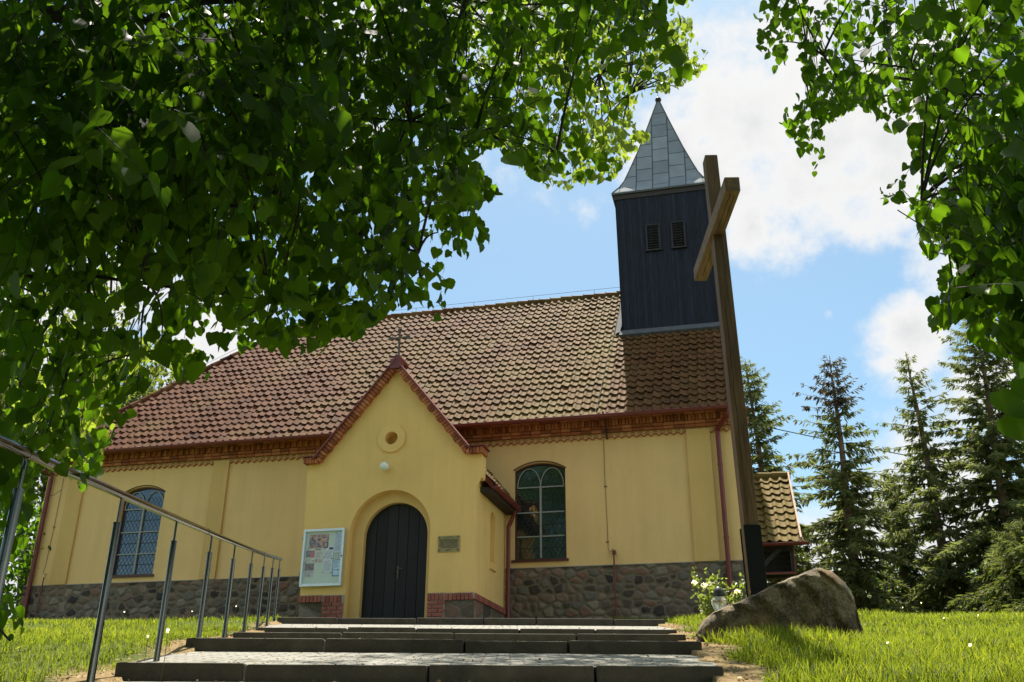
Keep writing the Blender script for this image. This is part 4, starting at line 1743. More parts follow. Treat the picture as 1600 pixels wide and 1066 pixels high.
def paper(name, u0, v0, u1, v1, mat, lift=0.0, label=None):
    (xa, za), (xb, zb) = bpos(u0, v0), bpos(u1, v1)
    mb = MB()
    mb.box(xa, xb, yb - .0155 - lift, yb - .0125 - lift, zb, za)
    o = mb.build(name, mat, nbd)
    if label:
        o['label'] = label
    return o, (xa, xb, za, zb, yb - .0155 - lift)


def lines(parent, u0, v0, u1, v1, n, mat, seed, lift=0.0, h=.35):
    rr_ = random.Random(seed)
    mb = MB()
    for k in range(n):
        va = v0 + (v1 - v0) * k / n
        u = u0
        ue = u1 - (rr_.random() ** 2) * (u1 - u0) * .4
        while u < ue:
            w = rr_.uniform(.015, .05)
            (xa, za), (xb, zb) = bpos(u, va), bpos(min(u + w, ue), va + (v1 - v0) / n * h)
            mb.box(xa, xb, yb - .0172 - lift, yb - .0157 - lift, zb, za)
            u += w + .01
    mb.build('text_lines', mat, parent)


ink = simple('faded_ink', (.16, .17, .2), .8)
inkd = simple('dark_ink', (.04, .03, .03), .8)
o, _ = paper('poster', .09, .05, .62, .32, photo_mat('poster_photo', [(.32, (.02, .04, .06)), (.45, (.08, .10, .12)), (.52, (.50, .22, .12)), (.58, (.62, .34, .22)), (.66, (.10, .06, .05)), (.75, (.25, .30, .35))], 5.5, 2), .0, 'poster with blurred orange and dark blue picture')
lines(o, .10, .285, .55, .31, 1, inkd, 2)
o, _ = paper('flyer', .03, .36, .26, .49, photo_mat('flyer_photo', [(.4, (.06, .06, .08)), (.5, (.30, .27, .27)), (.6, (.08, .07, .08))], 16), .0)
o2, _ = paper('flyer', .165, .36, .265, .49, simple('red_print', (.50, .10, .10), .6), .003, 'red half of a flyer')
o, _ = paper('flyer', .03, .50, .265, .585, simple('cream_paper', (.62, .56, .48), .8), 0)
lines(o, .05, .515, .25, .575, 4, ink, 5)
o, _ = paper('flyer', .28, .325, .505, .59, simple('ivory_paper', (.60, .57, .48), .8), 0)
lines(o, .29, .30 + .035, .49, .365, 1, inkd, 6, h=.7)
lines(o, .31, .39, .47, .51, 6, ink, 7)
o2, _ = paper('flyer', .285, .53, .50, .588, photo_mat('sunset_print', [(.35, (.12, .07, .06)), (.6, (.55, .42, .34))], 9), .003)
o, _ = paper('flyer', .03, .605, .275, .74, photo_mat('crowd_print', [(.35, (.08, .05, .05)), (.5, (.26, .14, .11)), (.65, (.12, .09, .08))], 13), 0)
o, _ = paper('flyer', .03, .745, .275, .875, simple('pinkish_paper', (.56, .50, .50), .8), 0)
lines(o, .05, .76, .255, .86, 6, ink, 8)
o, _ = paper('notice_sheet', .535, .295, .775, .55, M['paper'], 0)
lines(o, .55, .385, .76, .53, 9, ink, 9)
o2, _ = paper('stamp', .655, .31, .765, .355, inkd, .003)
o, _ = paper('notice_sheet', .525, .555, .765, .79, M['paper'], 0)
lines(o, .54, .57, .75, .77, 12, ink, 10)
o, _ = paper('notice_sheet', .785, .035, .985, .41, simple('bluish_paper', (.55, .62, .72), .8), 0)
lines(o, .80, .06, .965, .39, 15, ink, 11)
o, _ = paper('notice_sheet', .785, .55, .985, .86, simple('pale_blue_paper', (.52, .66, .76), .8), 0)
bl = simple('blue_print', (.06, .22, .42), .7)
mb = MB()
for (u0, v0, u1, v1) in ((.785, .55, .985, .565), (.785, .85, .985, .865), (.785, .55, .80, .86), (.785, .74, .985, .752)):
    (xa, za), (xb, zb) = bpos(u0, v0), bpos(u1, v1)
    mb.box(xa, xb, yb - .018, yb - .0156, zb, za)
mb.build('blue_rule', bl, o)
lines(o, .815, .585, .965, .72, 7, ink, 12)
mb = MB()
for i in range(4):
    for j in range(3):
        (xa, za) = bpos(.78 + .062 * i, .42 + .045 * j)
        mb.box(xa, xa + .022, yb - .016, yb - .0125, za - .026, za)
mb.build('print_marks', ink, o)
mb = MB()
for (u, v) in ((.08, .33), (.235, .56), (.03, .595), (.55, .335), (.535, .50), (.755, .525), (.53, .78), (.755, .79), (.93, .75), (.16, .845), (.83, .04)):
    x, z = bpos(u, v)
    mb = MB()
    mb.tube([(x, yb - .026, z), (x, yb - .014, z)], .011, 8)
    mb.build('push_pin', inkd, nbd)

# plaque
plq = thing('memorial_plaque', 'small brass memorial plaque screwed to the yellow porch wall right of the door', 'plaque', (-6.13, PF, 5.26))
mb = MB()
mb.box(-6.37, -5.89, PF - .022, PF - .002, 5.265, 5.605)
mb.build('plate', M['plaque'], plq, bevel=.004)
mb = MB()
for x in (-6.335, -5.925):
    for z in (5.30, 5.57):
        mb = MB()
        mb.tube([(x, PF - .034, z), (x, PF - .02, z)], .013, 10)
        mb.build('screw', M['engrave'], plq)
mb = MB()
rr_ = random.Random(4)
for (z, xa, xb, h) in [(5.578, -6.18, -6.06, .010), (5.556, -6.25, -6.02, .010)] + [(5.525 - .024 * k, -6.335 + (.03 if k == 7 else 0), -5.93, .0135) for k in range(8)] + [(5.305, -6.20, -6.185, .022), (5.307, -6.165, -6.07, .022)]:
    x = xa
    while x < xb:
        w = rr_.uniform(.008, .03)
        mb.box(x, min(x + w, xb), PF - .0245, PF - .021, z - h / 2, z + h / 2)
        x += w + .007
mb.build('engraved_lines', M['engrave'], plq)

# globe lamp
lamp = thing('globe_lamp', 'round white globe lamp on the porch gable above the door arch', 'wall lamp', (-7.65, PF, 7.19))
mb = MB()
mb.lathe(-7.65, PF - .13, [(.10 * math.sin(a), 7.19 - .10 * math.cos(a)) for a in np.linspace(.05, math.pi - .05, 14)], 20)
mb.build('globe', M['globe'], lamp, smooth=True)
mb = MB()
mb.tube([(-7.65, PF - .05, 7.19), (-7.65, PF - .001, 7.19)], .055, 14)
mb.build('wall_mount', M['alu'], lamp)

# ------------------------------------------------------------------ handrail
hr = thing('handrail', 'stainless steel handrail on slim posts rising beside the steps', 'handrail', Wd(-3.3, 10, 2.5))
PD = [15.45, 14.05, 12.65, 11.2, 9.7, 8.3, 6.85, 5.4, 3.95]
r0 = P(440, 877, 15.45)
r1 = P(193, 784, 5.4)
rt = (r1 - r0) / (15.45 - 5.4)
_d = np.array(PD)
_py = np.interp([440, 427, 411, 393, 368, 335, 281, 193, 35], [35, 193, 281, 336, 368, 393, 411, 427, 440], [701, 777, 815, 836, 848, 858, 864, 870, 875])
_q = np.array([P(a_, b_, c_) for a_, b_, c_ in zip([440, 427, 411, 393, 368, 335, 281, 193, 35], _py, PD)])
_fc, _fz = np.polyfit(_d, _q @ RR, 2), np.polyfit(_d, _q[:, 2], 2)


def rail_at(d_):
    return np.array(Wd(np.polyval(_fc, d_), d_, np.polyval(_fz, d_)))


mb = MB()
mb.tube([rail_at(d_) for d_ in np.linspace(15.65, 2.4, 28)], .024, 16)
mb.tube([rail_at(15.68), rail_at(15.63)], .0245, 16)
for k in (3.1, 7.4):
    mb.tube([rail_at(15.45 - k - .012), rail_at(15.45 - k + .012)], .0255, 16)
mb.build('rail', M['steel'], hr, smooth=True)
proto = None
for i, d in enumerate(PD):
    q = rail_at(d)
    if proto is None:
        x, y, z = q
        b = MB()
        b.tube([(x, y, z - 1.35), (x, y, z - .165)], .021, 14)
        b.tube([(x, y, z - .172), (x, y, z - .160)], .0225, 14)
        o = b.build('post', M['steel'], hr)
        b = MB()
        b.tube([(x, y, z - .165), (x, y, z - .02)], .0085, 10)
        pin = b.build('rail_pin', M['steel'], o)
        proto = (o, pin, q)
    else:
        o = proto[0].copy()
        COL.objects.link(o)
        o.parent = hr
        o.location = Vector(proto[0].location) + Vector(q - proto[2])
        pin = proto[1].copy()
        COL.objects.link(pin)
        pin.parent = o

# ------------------------------------------------------------------ wooden cross
cr = thing('wooden_cross', 'tall brown wooden beam cross in a black steel foot behind the boulder', 'cross', Wd(2.66, 10.5, 2.6))
bdir = np.array([math.sin(YAW + rad(2)), math.cos(YAW + rad(2)), 0])
sdir = np.array([bdir[1], -bdir[0], 0])
zc = np.array([0, 0, 1.0])
pb, pt = np.array(Wd(2.68, 10.5, 2.75)), np.array(Wd(2.590, 10.5, 8.62))
ax = (pt - pb) / 2
mb = MB()
mb.obox((pb + pt) / 2, sdir * .082, bdir * .10, ax)
post = mb.build('post', M['wood'], cr, bevel=.012)
mb = MB()
rr_ = random.Random(8)
for (fx, z0, z1, w) in ((.02, 6.0, 8.3, .004), (-.03, 3.6, 6.9, .005), (.05, 5.2, 6.6, .003), (-.01, 7.0, 7.9, .003)):
    pts = []
    z = z0
    while z < z1:
        f = (z - 2.75) / (8.62 - 2.75)
        c = pb + (pt - pb) * f - bdir * .0985 + sdir * (fx + rr_.uniform(-.006, .006))
        pts.append(c)
        z += .12
    if len(pts) > 2:
        mb.tube(pts, [w * (.3 + .7 * math.sin(math.pi * k / (len(pts) - 1))) for k in range(len(pts))], 4)
mb.build('crack', M['crack'], post)
n0, f0 = np.array(Wd(2.55, 9.38, 7.52)), np.array(Wd(2.605, 11.70, 7.52))
mb = MB()
mb.obox((n0 + f0) / 2, sdir * .088, (f0 - n0) / 2, zc * .095)
beam = mb.build('crossbeam', M['wood_beam'], cr, bevel=.012)
mb = MB()
for (fx, a, b) in ((-.02, .02, .42), (.035, .04, .35), (.0, .62, .93)):
    pts = []
    for k in range(16):
        f = a + (b - a) * k / 15
        pts.append(n0 + (f0 - n0) * f - zc * .0945 + sdir * (fx + rr_.uniform(-.007, .007)))
    mb.tube(pts, .0045, 4)
mb.build('crack', M['crack'], beam)
mb = MB()
c0 = pb + (pt - pb) * ((3.1 - 2.75) / 5.87)
c1 = pb + (pt - pb) * ((3.76 - 2.75) / 5.87)
base = np.array(Wd(2.69, 10.5, 2.3))
for s in (-1, 1):
    mb.obox((base + c1) / 2 + bdir * s * .108, sdir * .094, bdir * .007, (c1 - base) / 2)
mb.obox((base + c1) / 2 + sdir * .090, sdir * .006, bdir * .10, (c1 - base) / 2)
mb.build('steel_foot', M['black_metal'], cr, bevel=.004)

# ------------------------------------------------------------------ boulder


def make_boulder():
    r = np.random.default_rng(3)
    # silhouette profile along c: (c, top z) ; depth profile
    bm = bmesh.new()
    bmesh.ops.create_icosphere(bm, subdivisions=6, radius=1.0)
    prof_c = [1.84, 1.90, 2.00, 2.15, 2.35, 2.6, 2.9, 3.06, 3.16, 3.28, 3.36, 3.40]
    prof_z = [2.50, 2.64, 2.72, 2.78, 2.86, 2.97, 3.09, 3.14, 3.11, 3.00, 2.86, 2.62]
    cm, hw = 2.62, .79
    for v in bm.verts:
        x, y, z = v.co
        c = cm + hw * (abs(x) ** .85) * (1 if x > 0 else -1)
        top = float(np.interp(c, prof_c, prof_z))
        bot = 2.28
        rho = math.sqrt(max(0, 1 - x * x))
        zz = z / rho if rho > 1e-4 else 0
        yy = y / rho if rho > 1e-4 else 0
        zz = max(-1, min(1, zz))
        # flat-ish faces: superellipse section
        e = .27
        zz2 = math.copysign(abs(zz) ** e, zz)
        yy2 = math.copysign(abs(yy) ** e, yy)
        zc_ = bot + (top - bot) * (zz2 * .5 + .5)
        endw = (1 - abs(x) ** 3.0)
        d = 9.62 + yy2 * .34 * (.45 + .55 * endw) + (zc_ - 2.5) * .10
        nv = mnoise.fractal(Vector((c * 2.6, d * 2.6, zc_ * 3.4)), .9, 2.1, 6) * .028 + mnoise.fractal(Vector((c * 11, d * 11, zc_ * 13)), 1, 2.0, 4) * .018
        nz = nv + .012 * math.sin(c * 9 + d * 5) * math.sin(zc_ * 11 + 1) + .02 * math.sin(c * 23 + zc_ * 17) + .012 * math.sin(d * 31 + c * 29 + zc_ * 37)
        v.co = Vector(Wd(c + nz * .6, d + nz, zc_ + nz * .5))
    me = bpy.data.meshes.new('boulder')
    bm.to_mesh(me)
    bm.free()
    me.polygons.foreach_set('use_smooth', [True] * len(me.polygons))
    me.materials.append(M['boulder'])
    o = bpy.data.objects.new('boulder', me)
    COL.objects.link(o)
    LOC[o.name] = (0, 0, 0)
    return o


tag(make_boulder(), 'large rough grey brown boulder lying in the grass at the foot of the cross', 'boulder')

# ------------------------------------------------------------------ leaf clouds
LEAF_V = np.array([(0, 0, 0), (0, .33, 0), (0, .68, 0), (0, 1.05, -.06),
                   (.22, -.08, .05), (.46, .14, .10), (.46, .43, .09), (.25, .78, .03),
                   (-.22, -.08, .05), (-.46, .14, .10), (-.46, .43, .09), (-.25, .78, .03)])
LEAF_Q = np.array([(0, 4, 5, 1), (1, 5, 6, 2), (2, 6, 7, 3), (8, 0, 1, 9), (9, 1, 2, 10), (10, 2, 3, 11)])
OVAL_V = np.array([(0, 0, 0), (.3, .45, .06), (0, 1, -.04), (-.3, .45, .06)])
OVAL_Q = np.array([(0, 1, 2, 3)])


def leaves_mesh(pos, ydir, nrm, size, LV, LQ):
    """place leaf template: y along ydir, z along nrm"""
    ydir = ydir / (np.linalg.norm(ydir, axis=1, keepdims=True) + 1e-9)
    nrm = nrm - ydir * np.sum(nrm * ydir, 1, keepdims=True)
    nrm = nrm / (np.linalg.norm(nrm, axis=1, keepdims=True) + 1e-9)
    x = np.cross(ydir, nrm)
    k = len(LV)
    curl = np.random.default_rng(len(pos)).uniform(-.8, 3.2, len(pos))[:, None, None] if len(LV) == 12 else 1.0
    V = (pos[:, None, :] + size[:, None, None] * (LV[None, :, 0:1] * x[:, None, :] + LV[None, :, 1:2] * ydir[:, None, :] + curl * LV[None, :, 2:3] * nrm[:, None, :]))
    Q = (np.arange(len(pos))[:, None, None] * k + LQ[None]).reshape(-1, LQ.shape[1])
    return V.reshape(-1, 3), Q


def in_poly(poly, x, y):
    poly = np.asarray(poly, float)
    ins = np.zeros(len(x), bool)
    j = len(poly) - 1
    for i in range(len(poly)):
        xi, yi = poly[i]
        xj, yj = poly[j]
        cond = ((yi > y) != (yj > y)) & (x < (xj - xi) * (y - yi) / (yj - yi + 1e-12) + xi)
        ins ^= cond
        j = i
    return ins


def sample_poly(poly, n, r):
    p = np.asarray(poly, float)
    lo, hi = p.min(0), p.max(0)
    out = np.zeros((0, 2))
    while len(out) < n:
        q = r.uniform(lo, hi, (n * 3, 2))
        out = np.concatenate([out, q[in_poly(p, q[:, 0], q[:, 1])]])
    return out[:n]


def bez(p0, p1, p2, n):
    t = np.linspace(0, 1, n)[:, None]
    return (1 - t) ** 2 * p0 + 2 * t * (1 - t) * p1 + t * t * p2


def linden(name, label, trunk_c, trunk_d, limbs, regions, hidden, seed):
    """regions: (outline of that part of the crown, sprays, near, far, leaf, mat)"""
    r = np.random.default_rng(seed)
    zb = float(gz(trunk_c, trunk_d))
    base = np.array(Wd(trunk_c, trunk_d, zb - .1))
    root = thing(name, label, 'tree', tuple(base + [0, 0, .1]))
    tb = MB()
    top = base + np.array([0, 0, 9.0])
    pts = bez(base, base + np.array([.15, .1, 4.0]), top, 10)
    tb.tube(pts, [.34, .30, .27, .25, .23, .20, .17, .14, .10, .07], 12)
    tb.build('trunk', M['bark'], root, smooth=True)
    lb = MB()
    nodes = []
    for (tgt, z0, w) in limbs:
        s = base + (top - base) * ((z0 - zb) / 9.0)
        mid = (s + tgt) / 2 + np.array([0, 0, .12 * np.linalg.norm(tgt - s)])
        q = bez(s, mid, tgt, 12) + r.normal(0, .035, (12, 3))
        lb.tube(q, list(np.linspace(w, .005, 12) * np.linspace(1, .45, 12)), 7)
        nodes.append(q)
    nodes = np.concatenate(nodes)
    groups = {}

    def clear_of_view(q):
        pr_ = proj(q)
        fr = (pr_[:, 2] > 0) & (pr_[:, 0] > -20) & (pr_[:, 0] < 1620) & (pr_[:, 1] > -20) & (pr_[:, 1] < 1090)
        cov = np.zeros(len(q), bool)
        for reg_ in regions:
            cov |= in_poly(reg_[0], pr_[:, 0], pr_[:, 1])
        return bool(np.all(cov | ~fr))
    for reg in regions:
        poly, ns, d0, d1, leaf, mk, clip = reg
        cl = sample_poly(poly, max(3, ns // 7), r)
        dd = r.uniform(d0, d1, len(cl))
        for (px, py), d in zip(cl, dd):
            c = P(px, py, d)
            k = np.argmin(np.linalg.norm(nodes - c, axis=1) + np.where(nodes[:, 2] < c[2] - .3, .4, 0))
            a = nodes[k]
            L = np.linalg.norm(c - a)
            if L < 3.5:
                mid = (a + c) / 2 + np.array([0, 0, .15 * L]) + r.normal(0, .04, 3)
                bq = bez(a, mid, c, 7)
                if clear_of_view(bq):
                    lb.tube(bq, list(np.linspace(.009 if d < 8 else .018, .003, 7)), 5, cap=False)
            # sprays round the branchlet
            for _ in range(7):
                s = c + r.normal(0, .16 * (1 + (d > 8) * 1.2), 3)
                dirv = np.array([r.normal(0, .5), r.normal(0, .5), -r.uniform(.35, 1.1)])
                dirv /= np.linalg.norm(dirv)
                Ls = r.uniform(.28, .62) * (1.5 if d > 8 else 1)
                e = s + dirv * Ls
                groups.setdefault((mk, leaf, tuple(map(tuple, poly)) if clip else None), []).append((s, e))
                if d < 8 and r.random() < .85 and clear_of_view(s + dirv * np.linspace(-.1, Ls, 6)[:, None]):
                    lb.tube([s - dirv * .1, (s + e) / 2 + [0, 0, .01], e], [.0028, .002, .0012], 4, cap=False)
    parts = {}
    for (mk, leaf, poly), sp in groups.items():
        sp = np.array(sp)
        n_l = 8
        N = len(sp) * n_l
        t = np.tile(np.linspace(.05, 1, n_l), len(sp)) + r.normal(0, .04, N)
        s = np.repeat(sp[:, 0], n_l, 0)
        e = np.repeat(sp[:, 1], n_l, 0)
        ax_ = e - s
        ax_ /= np.linalg.norm(ax_, axis=1, keepdims=True)
        side = np.cross(ax_, np.array([0, 0, 1.0]) + r.normal(0, .3, (N, 3)))
        side /= np.linalg.norm(side, axis=1, keepdims=True)
        sg = np.tile(np.array([1, -1] * (n_l // 2)), len(sp))[:, None]
        pos = s + (e - s) * t[:, None] + side * sg * .03
        yd = side * sg * .5 + ax_ * .5 + np.array([0, 0, -.85]) + r.normal(0, .30, (N, 3))
        nr_ = np.array([0, 0, .35]) - UU * .25 + r.normal(0, .5, (N, 3))
        sz = leaf * np.clip(r.normal(1, .25, N), .4, 1.7) * np.repeat(r.uniform(.72, 1.35, len(sp)), n_l)
        tint = np.clip(np.repeat(r.normal(.5, .22, len(sp)), n_l) + r.normal(0, .12, N), 0, 1)
        if True:
            pr = proj(pos + yd / np.linalg.norm(yd, axis=1, keepdims=True) * sz[:, None] * .75)
            keep = np.zeros(len(pos), bool)
            for reg_ in regions:
                keep |= in_poly(reg_[0], pr[:, 0], pr[:, 1])
            inframe = (pr[:, 0] > -60) & (pr[:, 0] < 1660) & (pr[:, 1] > -60) & (pr[:, 1] < 1300) & (pr[:, 2] > -.5)
            keep |= ~inframe
            pos, yd, nr_, sz, tint = pos[keep], yd[keep], nr_[keep], sz[keep], tint[keep]
        parts.setdefault(mk, []).append((pos, yd, nr_, sz, tint))
    # rest of the crown out of view; some clumps added for shade and dark reflections
    for (cc, rad3, n, leaf) in hidden:
        u = r.normal(0, 1, (n, 3))
        u /= np.linalg.norm(u, axis=1, keepdims=True)
        q = u * (r.uniform(.25, 1, n) ** (1 / 2.2))[:, None] * np.array(rad3)
        pos = np.array([Wd(cc[0] + a[0], cc[1] + a[1], cc[2] + a[2]) for a in q])
        n_l = 7
        pos = np.repeat(pos, n_l, 0) + r.normal(0, .22, (n * n_l, 3))
        pr = proj(pos)
        mg = 70
        vis = (pr[:, 2] > 0) & (pr[:, 0] > -mg) & (pr[:, 0] < 1600 + mg) & (pr[:, 1] > -mg) & (pr[:, 1] < 1066 + mg)
        near = np.linalg.norm(pos - np.array([0, 0, CAMZ]), axis=1) < 1.6
        pos = pos[~vis & ~near & (pos[:, 2] > 2.2)]
        N = len(pos)
        yd = np.array([0, 0, -.6]) + r.normal(0, .6, (N, 3))
        nr_ = np.array([0, 0, .6]) + r.normal(0, .6, (N, 3))
        parts.setdefault('leaf', []).append((pos, yd, nr_, leaf * np.clip(r.normal(1, .2, N), .5, 1.5), np.clip(r.normal(.5, .25, N), 0, 1)))
    lb.build('branches', M['bark'], root, fix=False)
    for mk, lst in parts.items():
        pos, yd, nr_, sz, tint = [np.concatenate([q[i] for q in lst]) for i in range(5)]
        V, Q = leaves_mesh(pos, yd, nr_, sz, LEAF_V, LEAF_Q)
        fast_mesh('crown', V, Q, np.repeat(tint, len(LEAF_V)), M[mk], root, smooth=True)
    return root


RL = [
    ([(-40, -40), (560, -40), (570, 300), (440, 420), (200, 440), (-40, 450)], 640, 3.2, 7.0, .064, 'leaf', False),
    ([(-40, -40), (500, -40), (430, 250), (250, 310), (-40, 340)], 520, 3.0, 6.0, .070, 'leaf', False),
    ([(540, -40), (1075, -40), (1072, 50), (1062, 95), (1000, 40), (940, 60), (900, 95), (850, 130), (800, 195), (745, 235), (690, 250), (560, 300)], 420, 3.6, 6.8, .064, 'leaf', True),
    ([(380, -60), (640, -60), (640, 70), (380, 70)], 90, 3.6, 6.5, .07, 'leaf', False),
    ([(700, 200), (850, 120), (905, 170), (905, 245), (890, 300), (850, 292), (815, 268), (780, 225), (740, 250)], 55, 3.8, 5.0, .066, 'leaf', True),
    ([(540, 280), (690, 245), (745, 262), (778, 305), (742, 330), (768, 378), (722, 412), (708, 462), (684, 508), (655, 482), (610, 486), (570, 520), (545, 535), (505, 520), (430, 430)], 105, 3.4, 5.2, .064, 'leaf', True),
    ([(-40, 400), (430, 400), (520, 520), (495, 560), (440, 555), (385, 548), (340, 560), (328, 592), (285, 600), (262, 575), (215, 560), (-40, 520)], 95, 3.4, 6.0, .064, 'leaf', True),
    ([(-40, 500), (190, 520), (235, 600), (215, 612), (180, 648), (168, 700), (152, 742), (128, 770), (95, 735), (60, 745), (50, 800), (40, 868), (-40, 900)], 105, 3.8, 7.5, .064, 'leaf', True),
    ([(30, 560), (200, 540), (230, 610), (170, 690), (130, 755), (50, 730)], 75, 7.0, 9.0, .068, 'leaf_far', True),  # lower boughs: backlight put into the paler leaf colour
    ([(-40, 905), (22, 920), (46, 985), (22, 1012), (-40, 1000)], 14, 2.6, 3.1, .085, 'leaf', True),
    ([(740, -40), (1082, -40), (1085, 60), (1112, 95), (1080, 132), (1040, 148), (1000, 152), (985, 195), (1022, 214), (990, 238), (958, 282), (905, 292), (850, 285), (790, 250), (745, 200)], 560, 10.5, 13.5, .085, 'leaf_far', True),
]
LIMB_L = [(P(300, 120, 4.6), 4.0, .07), (P(560, 60, 4.8), 4.6, .07), (P(820, 20, 5.2), 5.2, .06), (P(660, 380, 4.4), 4.2, .05), (P(120, 330, 4.6), 3.6, .05),
          (P(420, 470, 4.4), 3.6, .05), (P(100, 600, 5.2), 3.0, .04), (P(900, 90, 12.0), 6.5, .08), (P(990, 150, 12.4), 6.6, .06), (P(870, 230, 4.4), 5.0, .04),
          (P(450, 250, 6.0), 4.8, .06), (P(-160, 860, 3.2), 3.2, .02), (P(1040, 30, 5.0), 5.4, .04), (P(200, -200, 7.0), 5.5, .08), (P(700, -300, 8.0), 6.5, .08)]
linden('linden_tree', 'big linden tree whose dark leafy boughs hang over the left half of the view', -4.6, 4.6, LIMB_L, RL,
       [((-3.5, 6.0, 9.5), (6.0, 6.0, 4.8), 3800, .13), ((-4.5, 1.5, 7.5), (5.0, 6.0, 4.5), 900, .13), ((-7.2, 4.8, 9.6), (4.8, 4.8, 4.8), 1300, .14), ((-2.5, -4.5, 7.2), (5.5, 4.5, 3.6), 1300, .14), ((-8, -8, 4.2), (5.0, 4.0, 3.4), 1100, .16)], 101)
RRt = [
    ([(1190, -40), (1182, 75), (1215, 120), (1245, 70), (1262, 140), (1222, 182), (1246, 252), (1276, 284), (1292, 195), (1345, 165), (1378, 190), (1398, 215), (1440, 175), (1455, -40)], 130, 4.6, 6.6, .062, 'leaf', True),
    ([(1360, -40), (1660, -40), (1660, 420), (1530, 400), (1440, 405), (1432, 352), (1395, 332), (1352, 322), (1400, 258), (1440, 190), (1400, 120)], 330, 3.4, 7.0, .064, 'leaf', True),
    ([(1430, 360), (1660, 330), (1660, 730), (1582, 712), (1570, 668), (1598, 600), (1590, 560), (1560, 500), (1528, 470), (1500, 500), (1462, 532), (1448, 500), (1470, 470), (1472, 425)], 125, 3.2, 5.5, .066, 'leaf', True),
    ([(1480, -40), (1660, -40), (1660, 470), (1540, 440), (1470, 250)], 150, 3.4, 6.0, .066, 'leaf', False),
    ([(1500, 400), (1640, 380), (1640, 560), (1560, 560), (1520, 530)], 60, 9.0, 11.0, .075, 'leaf_far', True),
]
LIMB_R = [(P(1300, 100, 5.4), 5.2, .06), (P(1262, 110, 5.6), 5.0, .03), (P(1420, 320, 4.6), 4.4, .04), (P(1480, 480, 4.2), 3.9, .035), (P(1570, 560, 4.2), 3.4, .03),
          (P(1500, 150, 5.0), 4.6, .06), (P(1560, 450, 9.8), 4.5, .05), (P(1300, -250, 7.0), 6.0, .07), (P(1600, 300, 6.0), 4.2, .05)]
linden('linden_tree', 'linden tree with sunlit leaves hanging in from the upper right corner', 5.4, 5.4, LIMB_R, RRt,
       [((5.0, 7.0, 9.6), (4.2, 4.8, 4.2), 900, .13), ((6.5, 3.5, 6.5), (3.2, 4.5, 4.0), 600, .13), ((5.5, -3.5, 7.0), (4.5, 4.5, 3.6), 900, .14)], 202)

# ------------------------------------------------------------------ spruces


